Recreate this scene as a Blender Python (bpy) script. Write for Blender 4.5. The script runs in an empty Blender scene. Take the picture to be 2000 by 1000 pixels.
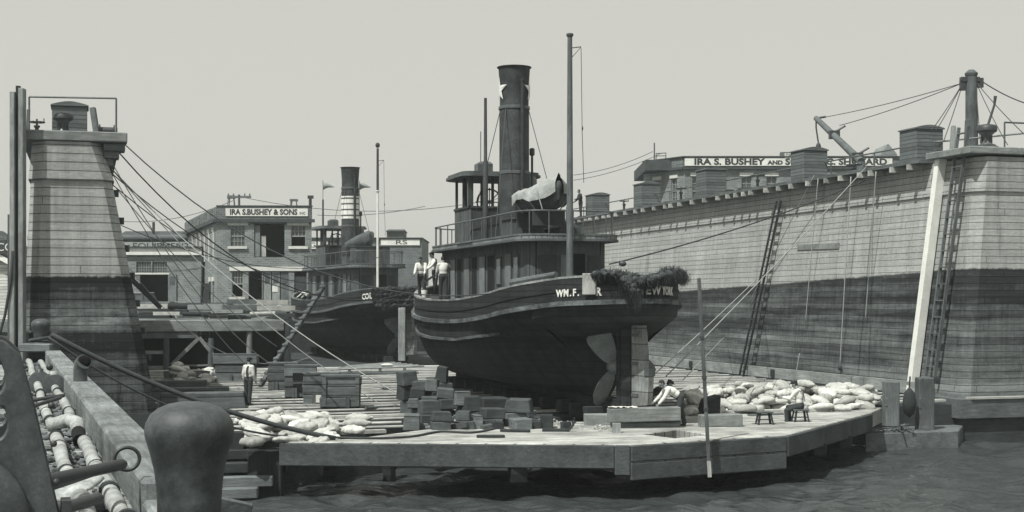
import bpy, bmesh, math, random
from mathutils import Vector, Matrix, noise as mnoise
from mathutils.geometry import tessellate_polygon
R = math.radians
random.seed(7)
SC = bpy.context.scene
COL = SC.collection

# ------------------------------------------------------------------ camera, sky, sun, exposure
F = 2800.0                     # focal length in photo pixels (photo 2000 x 1000, horizon at y = 586)
CAMZ = 5.4
cam = bpy.data.cameras.new('camera'); camo = bpy.data.objects.new('camera', cam); COL.objects.link(camo)
camo.location = (0, 0, CAMZ); camo.rotation_euler = (R(90), 0, 0)
cam.sensor_width = 36; cam.lens = F/2000*36; cam.shift_y = 0.043
cam.clip_start = 0.1; cam.clip_end = 4000
SC.camera = camo

SUN_AZ = 232.0                 # math angle of the direction towards the sun
SUN_EL = 58.0
w = bpy.data.worlds.new('World'); SC.world = w; w.use_nodes = True
nt = w.node_tree
bg = nt.nodes['Background']; bg.inputs['Strength'].default_value = 0.1
sky = nt.nodes.new('ShaderNodeTexSky'); sky.sky_type = 'NISHITA'; sky.sun_disc = False
sky.sun_elevation = R(SUN_EL); sky.sun_rotation = R(90-SUN_AZ)
sky.air_density = 1.0; sky.dust_density = 3.0; sky.ozone_density = 1.0
bw = nt.nodes.new('ShaderNodeRGBToBW'); nt.links.new(sky.outputs[0], bw.inputs[0])
ma = nt.nodes.new('ShaderNodeMath'); ma.operation = 'MULTIPLY_ADD'
nt.links.new(bw.outputs[0], ma.inputs[0]); ma.inputs[1].default_value = 0.22; ma.inputs[2].default_value = 4.9
vm = nt.nodes.new('ShaderNodeVectorMath'); vm.operation = 'SCALE'
vm.inputs[0].default_value = (1.0, 0.995, 0.915)
nt.links.new(ma.outputs[0], vm.inputs['Scale']); nt.links.new(vm.outputs[0], bg.inputs['Color'])

sun = bpy.data.lights.new('sun', 'SUN'); sun.energy = 4.5; sun.angle = R(0.6); sun.color = (1.0, 0.985, 0.94)
suno = bpy.data.objects.new('sun', sun); COL.objects.link(suno); suno.location = (-30, -40, 60)
sv = Vector((math.cos(R(SUN_AZ))*math.cos(R(SUN_EL)), math.sin(R(SUN_AZ))*math.cos(R(SUN_EL)), math.sin(R(SUN_EL))))
suno.rotation_euler = sv.to_track_quat('Z', 'Y').to_euler()
SC.view_settings.view_transform = 'Standard'; SC.view_settings.look = 'None'
SC.view_settings.exposure = 0.17; SC.view_settings.gamma = 1.0

# ------------------------------------------------------------------ geometry of the place
def P(px, py, Y):              # a place seen at this pixel, Y metres away
    return Vector(((px-1000)/F*Y, Y, CAMZ-(py-586)/F*Y))
def G(px, py, z):              # a place at this pixel on the level z
    Y = (CAMZ-z)*F/(py-586)
    return Vector(((px-1000)/F*Y, Y, z))
AX = math.atan2(0.284, 0.959)  # the dock's axis turned from +Y
CA, SA = math.cos(AX), math.sin(AX)
def D(v, u, z):                # dock coordinates: v across, u along
    return Vector((v*CA-u*SA, v*SA+u*CA, z))
def toD(p): return (p.x*CA+p.y*SA, -p.x*SA+p.y*CA)
FLOOR = 1.5
TOP = 11.0
WB = 0.0876
def W(px, py, off=0.0):        # a place on the right wing wall's inner battered face
    d = Vector(((px-1000)/F, 1, -(py-586)/F))
    n = Vector((CA, SA, -WB)); k = 32.13-WB*1.5-off
    t = (k+WB*CAMZ)/(n.dot(d))
    return Vector((0, 0, CAMZ))+d*t

# ------------------------------------------------------------------ node helper and materials
class NT:
    def __init__(s, name):
        s.m = bpy.data.materials.new(name); s.m.use_nodes = True
        s.t = s.m.node_tree; s.b = s.t.nodes['Principled BSDF']
    def n(s, typ, **kw):
        x = s.t.nodes.new(typ)
        for k, v in kw.items(): setattr(x, k, v)
        return x
    def put(s, sock, v):
        if hasattr(v, 'is_output'): s.t.links.new(v, sock)
        elif isinstance(v, (int, float)) or not hasattr(sock, 'default_value'): sock.default_value = v
        else: sock.default_value = v
    def math(s, op, a, b=0.0, c=None, clamp=False):
        x = s.n('ShaderNodeMath', operation=op, use_clamp=clamp)
        s.put(x.inputs[0], a); s.put(x.inputs[1], b)
        if c is not None: s.put(x.inputs[2], c)
        return x.outputs[0]
    def coord(s, kind='Object', scale=(1,1,1)):
        c = s.n('ShaderNodeTexCoord').outputs[kind]
        m = s.n('ShaderNodeMapping'); s.put(m.inputs[0], c); m.inputs['Scale'].default_value = scale
        return m.outputs[0]
    def noise(s, vec, scale, detail=4, rough=0.55, dist=0.0):
        x = s.n('ShaderNodeTexNoise'); s.put(x.inputs['Vector'], vec); x.inputs['Scale'].default_value = scale
        x.inputs['Detail'].default_value = detail; x.inputs['Roughness'].default_value = rough; x.inputs['Distortion'].default_value = dist
        return x.outputs['Fac']
    def ramp(s, f, lo, hi, a=0.0, b=1.0):
        x = s.n('ShaderNodeMapRange'); s.put(x.inputs[0], f); x.inputs[1].default_value = lo; x.inputs[2].default_value = hi
        x.inputs[3].default_value = a; x.inputs[4].default_value = b; x.clamp = True
        return x.outputs[0]
    def mix(s, f, a, b):
        x = s.n('ShaderNodeMix', data_type='RGBA'); s.put(x.inputs[0], f)
        s.put(x.inputs[6], a); s.put(x.inputs[7], b); return x.outputs[2]
    def scale(s, col, f):
        x = s.n('ShaderNodeVectorMath', operation='SCALE'); s.put(x.inputs[0], col); s.put(x.inputs['Scale'], f); return x.outputs[0]
    def xyz(s, vec):
        x = s.n('ShaderNodeSeparateXYZ'); s.put(x.inputs[0], vec); return x.outputs
    def rand(s): return s.n('ShaderNodeObjectInfo').outputs['Random']
    def bump(s, h, strength=0.4, dist=0.02):
        x = s.n('ShaderNodeBump'); x.inputs['Strength'].default_value = strength; x.inputs['Distance'].default_value = dist
        s.put(x.inputs['Height'], h); s.put(s.b.inputs['Normal'], x.outputs[0])
    def fin(s, col, rough=0.8, metal=0.0, spec=0.3):
        s.put(s.b.inputs['Base Color'], col); s.put(s.b.inputs['Roughness'], rough)
        s.b.inputs['Metallic'].default_value = metal; s.b.inputs['Specular IOR Level'].default_value = spec
        return s.m
def tone(v):                   # the print's greys: cool in the darks, warm in the lights
    k = min(1.0, v/0.45)
    return (v*(0.84+0.14*k), v*(1.0+0.0*k), v*(1.04-0.10*k))
def c4(v): return tone(v)+(1.0,)

def plain(name, v, rough=0.8, var=0.25, scale=3.0, spec=0.3, metal=0.0, bumpy=0.15, rnd=0.12):
    t = NT(name); o = t.coord()
    f = t.ramp(t.noise(o, scale, 6, 0.65), 0.3, 0.7, 1-var, 1+var)
    g = t.ramp(t.noise(o, scale*7, 3), 0.3, 0.7, 1-var*0.5, 1+var*0.5)
    r = t.math('MULTIPLY_ADD', t.rand(), 2*rnd, 1-rnd)
    col = t.scale(c4(v)[:3], t.math('MULTIPLY', t.math('MULTIPLY', f, g), r))
    if bumpy: t.bump(t.noise(o, scale*9, 4), bumpy, 0.02)
    return t.fin(col, rough, metal, spec)

def wood(name, v, axis=0, var=0.35, rough=0.85, gap=None, rnd=0.22, dirt=0.35):
    """weathered timber, grain along one local axis; gap = (axis, width) draws plank joints"""
    t = NT(name)
    sc = [9.0, 9.0, 9.0]; sc[axis] = 0.7
    o = t.coord(scale=tuple(sc)); oo = t.coord()
    r0 = t.rand()
    x = t.n('ShaderNodeVectorMath', operation='ADD'); t.put(x.inputs[0], o)
    cmb = t.n('ShaderNodeCombineXYZ'); rr = t.math('MULTIPLY', r0, 37.0)
    for i in range(3): t.put(cmb.inputs[i], rr)
    t.put(x.inputs[1], cmb.outputs[0]); o = x.outputs[0]
    grain = t.noise(o, 1.6, 6, 0.65, 0.4)
    f = t.ramp(grain, 0.25, 0.75, 1-var, 1+var)
    s2 = [34.0]*3; s2[axis] = 2.6
    f = t.math('MULTIPLY', f, t.ramp(t.noise(t.coord(scale=tuple(s2)), 1.0, 5, 0.7), 0.3, 0.7, 0.76, 1.22))
    blot = t.ramp(t.noise(oo, 0.9, 5, 0.7), 0.35, 0.62, 1-dirt, 1.1)
    k = t.math('MULTIPLY', t.math('MULTIPLY', f, blot), t.math('MULTIPLY_ADD', r0, 2*rnd, 1-rnd))
    h = grain
    if gap:
        q = t.math('DIVIDE', t.xyz(oo)[gap[0]], gap[1])
        fr = t.math('FRACT', q); row = t.math('FLOOR', q)
        wn = t.n('ShaderNodeTexWhiteNoise', noise_dimensions='1D'); t.put(wn.inputs['W'], row)
        k = t.math('MULTIPLY', k, t.math('MULTIPLY_ADD', wn.outputs[0], 0.4, 0.8))
        line = t.math('LESS_THAN', fr, 0.02/gap[1]+0.02)
        k = t.math('MULTIPLY', k, t.math('MULTIPLY_ADD', line, -0.72, 1.0))
        h = t.math('SUBTRACT', grain, t.math('MULTIPLY', line, 1.5))
    t.bump(h, 0.35, 0.02)
    return t.fin(t.scale(c4(v)[:3], k), rough, 0, 0.2)

def brick(name, v, mortar, axis=0):
    t = NT(name); o = t.coord()
    s = t.xyz(o); cb = t.n('ShaderNodeCombineXYZ')
    t.put(cb.inputs[0], t.math('ADD', s[0], s[1])); t.put(cb.inputs[1], s[2])
    b = t.n('ShaderNodeTexBrick'); t.put(b.inputs['Vector'], cb.outputs[0])
    b.inputs['Color1'].default_value = c4(v*0.8); b.inputs['Color2'].default_value = c4(v*1.25); b.inputs['Mortar'].default_value = c4(mortar)
    b.inputs['Scale'].default_value = 1.0; b.inputs['Brick Width'].default_value = 0.42; b.inputs['Row Height'].default_value = 0.16
    b.inputs['Mortar Size'].default_value = 0.014
    f = t.ramp(t.noise(o, 0.5, 6, 0.7), 0.3, 0.7, 0.72, 1.2)
    t.bump(b.outputs['Fac'], -0.25, 0.02)
    return t.fin(t.scale(b.outputs['Color'], f), 0.9, 0, 0.2)

def wing(name, v, low, lowlight, zst, slope, bandpow, pitch, pale_z=None):
    """horizontal wall planking, weathered paint above, tarred and scummed planking below the old waterline"""
    t = NT(name); o = t.coord(); s = t.xyz(o)
    q = t.math('DIVIDE', s[2], pitch); fr = t.math('FRACT', q); row = t.math('FLOOR', q)
    wn = t.n('ShaderNodeTexWhiteNoise', noise_dimensions='1D'); t.put(wn.inputs['W'], row)
    along = t.math('ADD', s[1], s[0])
    # butt joints
    jr = t.math('FRACT', t.math('ADD', t.math('DIVIDE', along, 9.0), t.math('MULTIPLY', wn.outputs[0], 7.0)))
    seam = t.math('MAXIMUM', t.math('LESS_THAN', fr, 0.1), t.math('MULTIPLY', t.math('LESS_THAN', jr, 0.004), 0.75))
    streak = t.noise(t.coord(scale=(3.5, 3.5, 0.22)), 1.0, 6, 0.7)
    grain = t.noise(t.coord(scale=(0.35, 0.35, 7)), 1.0, 5, 0.65)
    blot = t.noise(o, 0.35, 6, 0.7)
    k = t.math('MULTIPLY', t.ramp(streak, 0.3, 0.7, 0.8, 1.16), t.ramp(grain, 0.3, 0.7, 0.86, 1.12))
    k = t.math('MULTIPLY', k, t.ramp(blot, 0.3, 0.7, 0.85, 1.12))
    k = t.math('MULTIPLY', k, t.math('MULTIPLY_ADD', wn.outputs[0], 0.16, 0.92))
    up = t.scale(c4(v)[:3], k)
    # below the line
    hl = t.math('SUBTRACT', t.math('MULTIPLY_ADD', s[1], slope, zst), s[2])       # depth below the stain line
    band = t.noise(t.coord(scale=(0.06, 0.06, 1.0)), 1.3, 5, 0.6)
    patch = t.noise(t.coord(scale=(1.6, 1.6, 3.4)), 1.0, 9, 0.8)
    fine = t.noise(t.coord(scale=(5, 5, 16)), 1.0, 6, 0.8)
    drip = t.noise(t.coord(scale=(5.5, 5.5, 0.45)), 1.0, 6, 0.75)
    g = t.math('ADD', t.math('MULTIPLY', band, 0.60), t.math('MULTIPLY', t.math('MULTIPLY_ADD', drip, 0.45, t.math('MULTIPLY', patch, 0.55)), 0.40))
    g = t.math('ADD', g, t.ramp(hl, 0.0, 4.5, -0.10, bandpow))
    if pale_z: g = t.math('ADD', g, t.math('MULTIPLY', t.ramp(t.math('ABSOLUTE', t.math('SUBTRACT', s[2], pale_z)), 0.25, 0.55, 0.16, 0.0), t.ramp(patch, 0.35, 0.6, 0.4, 1.2)))
    lo = t.mix(t.ramp(g, 0.41, 0.62), c4(low), c4(lowlight))
    lo = t.scale(lo, t.math('MULTIPLY', t.ramp(grain, 0.3, 0.7, 0.75, 1.25), t.math('MULTIPLY_ADD', wn.outputs[0], 0.5, 0.75)))
    edge = t.math('ADD', hl, t.math('ADD', t.ramp(drip, 0.3, 0.7, -0.03, 0.04), t.ramp(patch, 0.35, 0.65, -0.03, 0.03)))
    col = t.mix(t.ramp(edge, -0.03, 0.05), up, lo)
    col = t.scale(col, t.ramp(fine, 0.3, 0.7, 0.74, 1.26))
    stain = t.ramp(t.noise(t.coord(scale=(1.3, 1.3, 0.12)), 1.0, 7, 0.75), 0.56, 0.70, 1.0, 0.62)
    col = t.scale(col, stain)
    col = t.scale(col, t.math('MULTIPLY_ADD', seam, -0.74, 1.0))
    t.bump(t.math('SUBTRACT', grain, t.math('MULTIPLY', seam, 2.0)), 0.4, 0.03)
    return t.fin(col, 0.85, 0, 0.2)

M = {}
M['wingR'] = wing('right_wall_planking', 0.36, 0.032, 0.21, 6.68, -0.026, 0.035, 0.262)
M['wingL'] = wing('left_wall_planking', 0.34, 0.016, 0.19, 6.25, -0.002, -0.03, 0.30, 4.75)
for k, a in (('x', 0), ('y', 1), ('z', 2)):
    M['grey_'+k] = wood('weathered_timber_'+k, 0.26, a)
    M['mid_'+k] = wood('old_timber_'+k, 0.13, a)
    M['dark_'+k] = wood('wet_timber_'+k, 0.045, a)
    M['pale_'+k] = wood('bleached_timber_'+k, 0.42, a, 0.2)
M['edge'] = wood('edge_timber', 0.19, 1, 0.4, dirt=0.5)
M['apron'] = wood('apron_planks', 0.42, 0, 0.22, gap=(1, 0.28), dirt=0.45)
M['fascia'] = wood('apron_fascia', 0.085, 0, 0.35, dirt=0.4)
M['deckplank'] = wood('pier_planks', 0.30, 0, 0.35, gap=(1, 0.26), dirt=0.5)
M['deckgrey'] = wood('deck_planks', 0.2, 1, 0.3, gap=(0, 0.2))
M['crib'] = wood('crib_planks', 0.14, 0, 0.45, gap=(2, 0.42), dirt=0.35)
M['tankw'] = wood('tank_boards', 0.135, 0, 0.15, gap=(2, 0.16), dirt=0.15, rnd=0.05)
M['white_paint'] = plain('worn_white_paint', 0.72, 0.7, 0.12, 2.0)
M['sign_white'] = plain('sign_white', 0.66, 0.7, 0.16, 1.2, rnd=0.0)
M['letters'] = plain('sign_letters', 0.035, 0.7, 0.1, rnd=0)
M['name_white'] = plain('name_letters', 0.68, 0.7, 0.15, 4.0, rnd=0)
def hullmat():
    t = NT('black_hull_planking'); o = t.coord(); s = t.xyz(o)
    n1 = t.noise(o, 1.3, 6, 0.7); streak = t.noise(t.coord(scale=(2.2, 2.2, 0.18)), 1.6, 6, 0.75)
    q = t.math('ADD', t.math('DIVIDE', s[2], 0.21), t.math('MULTIPLY', s[1], 0.12))
    fr = t.math('FRACT', q); seam = t.math('LESS_THAN', fr, 0.1)
    wn = t.n('ShaderNodeTexWhiteNoise', noise_dimensions='1D'); t.put(wn.inputs['W'], t.math('FLOOR', q))
    k = t.math('MULTIPLY', t.ramp(n1, 0.3, 0.7, 0.45, 1.8), t.math('MULTIPLY_ADD', wn.outputs[0], 0.8, 0.6))
    pale = t.math('MULTIPLY', t.ramp(streak, 0.56, 0.72), t.math('MULTIPLY', t.ramp(s[2], 0.6, 1.3), t.ramp(s[2], 2.4, 1.9)))
    pale = t.math('MULTIPLY', pale, t.ramp(s[1], 5.0, 10.0))
    col = t.mix(t.math('MULTIPLY', pale, 0.8), t.scale(c4(0.021)[:3], k), c4(0.10))
    col = t.scale(col, t.math('MULTIPLY_ADD', seam, -0.5, 1.0))
    t.bump(t.math('SUBTRACT', n1, seam), 0.5, 0.02)
    return t.fin(col, 0.8, 0, 0.2)
M['hull'] = hullmat()
M['bulwark'] = wood('bulwark_paint', 0.032, 1, 0.4, 0.7, gap=(2, 0.19))
M['guard'] = wood('worn_guard_timber', 0.12, 1, 0.6, dirt=0.75)
M['cap'] = wood('worn_rail_cap', 0.26, 1, 0.5, dirt=0.6)
M['house'] = wood('deckhouse_boards', 0.12, 2, 0.3, gap=(1, 0.14))
M['house_dark'] = plain('deckhouse_dark', 0.045, 0.7, 0.3, 2)
M['panel'] = wood('deckhouse_panels', 0.2, 2, 0.3)
M['iron'] = plain('dark_iron', 0.035, 0.5, 0.35, 5, 0.5)
M['steel'] = plain('worn_steel', 0.10, 0.42, 0.3, 6, 0.5, 0.2)
def ironmat():
    t = NT('worn_bollard_iron'); o = t.coord()
    n1 = t.noise(o, 3.5, 8, 0.75); n2 = t.noise(o, 38, 4, 0.7); sc = t.noise(t.coord(scale=(30, 30, 2.5)), 1.5, 5, 0.7)
    wear = t.math('MULTIPLY', t.ramp(n1, 0.42, 0.66), t.ramp(n2, 0.35, 0.62, 0.45, 1.0))
    wear = t.math('MAXIMUM', wear, t.math('MULTIPLY', t.ramp(sc, 0.60, 0.72), 0.6))
    t.bump(t.math('ADD', n2, t.math('MULTIPLY', n1, 1.5)), 0.16, 0.012)
    t.put(t.b.inputs['Roughness'], t.ramp(n1, 0.35, 0.65, 0.42, 0.68))
    m = t.fin(t.mix(wear, c4(0.038), c4(0.11)), 0.5, 0, 0.4); t.put(t.b.inputs['Roughness'], t.ramp(n1, 0.35, 0.65, 0.42, 0.7)); return m
M['bollard'] = ironmat()
M['black'] = plain('open_dark', 0.008, 0.95, 0.2, rnd=0, bumpy=0)  # near black lining; also painted in as the shade of openings
M['stack'] = plain('stack_paint', 0.035, 0.7, 0.6, 2.2)
M['rope'] = plain('pale_rope', 0.32, 0.9, 0.15, 8)
M['ropedark'] = plain('tarred_rope', 0.05, 0.85, 0.2, 8)
M['bag'] = plain('sandbag_cloth', 0.43, 0.95, 0.25, 3.5, 0.1, bumpy=0.6, rnd=0.3)
M['canvas'] = plain('grey_canvas', 0.30, 0.95, 0.3, 1.5, 0.1, bumpy=0.4)
M['brick'] = brick('red_brick', 0.185, 0.30)
M['brick2'] = brick('dark_brick', 0.12, 0.22)
M['stone'] = plain('pale_stone', 0.55, 0.8, 0.12)
M['roofdark'] = plain('dark_roofing', 0.055, 0.8, 0.3)
M['clap'] = wood('white_clapboard', 0.55, 0, 0.1, gap=(2, 0.2), dirt=0.15)
M['glass'] = plain('grimy_glass', 0.09, 0.18, 0.35, 1.4, 0.5, bumpy=0)
M['frame'] = plain('window_frame_paint', 0.32, 0.7, 0.1)
M['lag'] = plain('pipe_lagging', 0.31, 0.85, 0.45, 5, 0.2, bumpy=0.3)
M['rubble'] = plain('rubble', 0.13, 0.9, 0.6, 8)
M['moss'] = plain('frayed_rope_fender', 0.06, 0.95, 0.6, 7)
M['skin'] = plain('skin', 0.26, 0.6, 0.1)
M['shirt'] = plain('white_shirt', 0.66, 0.9, 0.1, 6)
M['trouser'] = plain('dark_trousers', 0.04, 0.9, 0.25, 6)
M['jacket'] = plain('dark_jacket', 0.03, 0.9, 0.25, 6)
M['shoe'] = plain('black_shoe', 0.02, 0.5, 0.1)
M['hair'] = plain('dark_hair', 0.025, 0.7, 0.2)
M['bronze'] = plain('propeller_metal', 0.17, 0.6, 0.3, 3, 0.4)
M['rudder'] = wood('rudder_planks', 0.30, 2, 0.3, gap=(2, 0.5), dirt=0.5)
M['ground'] = plain('yard_earth', 0.17, 0.95, 0.3, 0.4, rnd=0)

# ------------------------------------------------------------------ mesh builder
class MB:
    def __init__(s, mtx=None): s.v = []; s.f = []; s.m = mtx or Matrix()
    def add(s, vs, fs):
        o = len(s.v); s.v += [s.m @ Vector(p) for p in vs]; s.f += [tuple(o+i for i in f) for f in fs]; return s
    def box(s, x0, x1, y0, y1, z0, z1):
        return s.add([(x0,y0,z0),(x1,y0,z0),(x1,y1,z0),(x0,y1,z0),(x0,y0,z1),(x1,y0,z1),(x1,y1,z1),(x0,y1,z1)],
                     [(0,3,2,1),(4,5,6,7),(0,1,5,4),(1,2,6,5),(2,3,7,6),(3,0,4,7)])
    def bar(s, a, b, w, h, up=(0,0,1)):      # squared timber from a to b
        a, b = Vector(a), Vector(b); d = (b-a).normalized(); up = Vector(up)
        if abs(d.dot(up)) > 0.98: up = Vector((0,1,0))
        x = d.cross(up).normalized()*w/2; z = x.cross(d).normalized()*h/2
        vs = [a-x-z, a+x-z, a+x+z, a-x+z, b-x-z, b+x-z, b+x+z, b-x+z]
        return s.add(vs, [(0,1,2,3),(7,6,5,4),(0,4,5,1),(1,5,6,2),(2,6,7,3),(3,7,4,0)])
    def tube(s, pts, r, n=8, cap=True):      # r: number or list
        pts = [Vector(p) for p in pts]; k = len(pts); rs = r if isinstance(r, (list, tuple)) else [r]*k
        vs = []; ref = None
        for i, p in enumerate(pts):
            d = (pts[min(i+1,k-1)]-pts[max(i-1,0)]).normalized()
            if ref is None: ref = Vector((0,0,1)) if abs(d.z) < 0.9 else Vector((0,1,0))
            x = d.cross(ref)
            if x.length < 1e-5: x = d.orthogonal()
            x.normalize(); y = d.cross(x).normalized(); ref = -y if False else ref
            for j in range(n):
                a = 2*math.pi*j/n; vs.append(p+(x*math.cos(a)+y*math.sin(a))*rs[i])
        fs = [(i*n+j, i*n+(j+1)%n, (i+1)*n+(j+1)%n, (i+1)*n+j) for i in range(k-1) for j in range(n)]
        if cap: fs += [tuple(range(n-1,-1,-1)), tuple((k-1)*n+j for j in range(n))]
        return s.add(vs, fs)
    def lathe(s, prof, n=24, c=(0,0,0), sx=1.0, sy=1.0):
        vs = []; k = len(prof); c = Vector(c)
        for r, z in prof:
            for j in range(n):
                a = 2*math.pi*j/n; vs.append(c+Vector((r*sx*math.cos(a), r*sy*math.sin(a), z)))
        fs = [(i*n+j, i*n+(j+1)%n, (i+1)*n+(j+1)%n, (i+1)*n+j) for i in range(k-1) for j in range(n)]
        fs += [tuple(range(n-1,-1,-1)), tuple((k-1)*n+j for j in range(n))]
        return s.add(vs, fs)
    def ell(s, c, r, n=12, m=8, rot=None):
        c = Vector(c); vs = []; rot = rot or Matrix.Identity(3)
        for i in range(1, m):
            t = math.pi*i/m
            for j in range(n):
                a = 2*math.pi*j/n
                vs.append(c+rot @ Vector((r[0]*math.sin(t)*math.cos(a), r[1]*math.sin(t)*math.sin(a), r[2]*math.cos(t))))
        vs += [c+rot @ Vector((0,0,r[2])), c+rot @ Vector((0,0,-r[2]))]
        fs = [(i*n+(j+1)%n, i*n+j, (i+1)*n+j, (i+1)*n+(j+1)%n) for i in range(m-2) for j in range(n)]
        L = (m-1)*n
        fs += [(j, (j+1)%n, L) for j in range(n)] + [((m-2)*n+(j+1)%n, (m-2)*n+j, L+1) for j in range(n)]
        return s.add(vs, fs)
    def prism(s, poly, z0, z1, holes=()):    # polygon in plan, straight up
        loops = [list(poly)]+[list(h) for h in holes]
        tris = tessellate_polygon([[Vector((p[0],p[1],0)) for p in l] for l in loops])
        flat = [p for l in loops for p in l]; n = len(flat)
        vs = [(p[0],p[1],z0) for p in flat]+[(p[0],p[1],z1) for p in flat]
        fs = []
        for t in tris:
            a, b, c = (Vector((flat[i][0], flat[i][1])) for i in t)
            if (b-a).cross(c-a) < 0: t = (t[0], t[2], t[1])
            fs.append(tuple(i+n for i in t)); fs.append((t[2], t[1], t[0]))
        o = 0
        for l in loops:
            k = len(l)
            for i in range(k):
                a, b = o+i, o+(i+1)%k; fs.append((a, b, b+n, a+n))
            o += k
        return s.add(vs, fs)
    def loft(s, rings, closed=True, caps=True):
        n = len(rings[0]); vs = [p for r in rings for p in r]; k = len(rings); e = n if closed else n-1
        fs = [(i*n+j, i*n+(j+1)%n, (i+1)*n+(j+1)%n, (i+1)*n+j) for i in range(k-1) for j in range(e)]
        if caps and closed: fs += [tuple(range(n-1,-1,-1)), tuple((k-1)*n+j for j in range(n))]
        return s.add(vs, fs)
    def build(s, name, mat, parent=None, smooth=False, bevel=0.0, fixn=True):
        me = bpy.data.meshes.new(name); me.from_pydata([tuple(p) for p in s.v], [], s.f)
        if fixn:
            bm = bmesh.new(); bm.from_mesh(me); bmesh.ops.recalc_face_normals(bm, faces=bm.faces); bm.to_mesh(me); bm.free()
        me.materials.append(M[mat] if isinstance(mat, str) else mat)
        o = bpy.data.objects.new(name, me); COL.objects.link(o)
        if parent: o.parent = parent
        if smooth:
            me.polygons.foreach_set('use_smooth', [True]*len(me.polygons))
            if smooth != 'all': me.set_sharp_from_angle(angle=R(42))
        if bevel:
            b = o.modifiers.new('edge', 'BEVEL'); b.width = bevel; b.segments = 1; b.limit_method = 'ANGLE'
        return o
def tag(o, label, cat, group=None):
    o['label'] = label; o['category'] = cat
    if group: o['group'] = group
    return o
def thing(name, label, cat, loc=(0,0,0), rz=0.0, group=None):
    o = bpy.data.objects.new(name, None); COL.objects.link(o); o.location = loc; o.rotation_euler = (0,0,rz)
    o.empty_display_size = 0.3
    return tag(o, label, cat, group)
def kids(o): return [c for c in COL.objects if c.parent == o]
def copy_tree(o, parent=None):
    c = o.copy(); COL.objects.link(c)
    if parent: c.parent = parent
    for ch in kids(o): copy_tree(ch, c)
    return c
def struct(o): o['kind'] = 'structure'; return o
def text(s, size, mat, parent=None, mtx=None, name='lettering', ext=0.01, align='CENTER', sx=1.0, bold=0.0):
    cu = bpy.data.curves.new(name, 'FONT'); cu.body = s; cu.size = size; cu.extrude = ext; cu.align_x = align; cu.align_y = 'CENTER'
    cu.offset = bold; cu.resolution_u = 3
    t = bpy.data.objects.new(name, cu); COL.objects.link(t)
    dg = bpy.context.evaluated_depsgraph_get()
    me = bpy.data.meshes.new_from_object(t.evaluated_get(dg)); bpy.data.objects.remove(t)
    me.transform((mtx or Matrix()) @ Matrix.Diagonal((sx,1,1,1)))
    me.materials.clear(); me.materials.append(M[mat]); me.name = name
    o = bpy.data.objects.new(name, me); COL.objects.link(o)
    if parent: o.parent = parent
    return o
def facing(p, d):              # frame for writing on a wall: p centre, d = direction the writing runs (level)
    d = Vector((d[0], d[1], 0)).normalized(); n = Vector((d.y, -d.x, 0))
    m = Matrix.Identity(4)
    for i, c in enumerate((d, Vector((0,0,1)), n)):
        for j in range(3): m[j][i] = c[j]
    m.translation = Vector(p); return m
def rope(name, label, cat, p0, p1, sag, r, mat, group=None, n=18):
    p0, p1 = Vector(p0), Vector(p1)
    pts = [p0.lerp(p1, i/n)-Vector((0,0,sag*4*(i/n)*(1-i/n)))-p0 for i in range(n+1)]
    b = MB(); b.tube(pts, r, 6); o = b.build(name, mat, smooth='all'); o.location = p0
    return tag(o, label, cat, group)
def merged(b, voxel, name, mat, parent, smooth_it=3):   # union of overlapping forms as ONE continuous skin
    o = b.build(name, mat, fixn=False)
    m = o.modifiers.new('r', 'REMESH'); m.mode = 'VOXEL'; m.voxel_size = voxel; m.use_smooth_shade = True
    if smooth_it:
        q = o.modifiers.new('s', 'SMOOTH'); q.iterations = smooth_it; q.factor = 0.5
    dg = bpy.context.evaluated_depsgraph_get(); dg.update()
    me = bpy.data.meshes.new_from_object(o.evaluated_get(dg)); bpy.data.objects.remove(o)
    me.name = name; me.materials.clear(); me.materials.append(M[mat])
    me.polygons.foreach_set('use_smooth', [True]*len(me.polygons))
    o = bpy.data.objects.new(name, me); COL.objects.link(o)
    if parent: o.parent = parent
    return o
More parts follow.
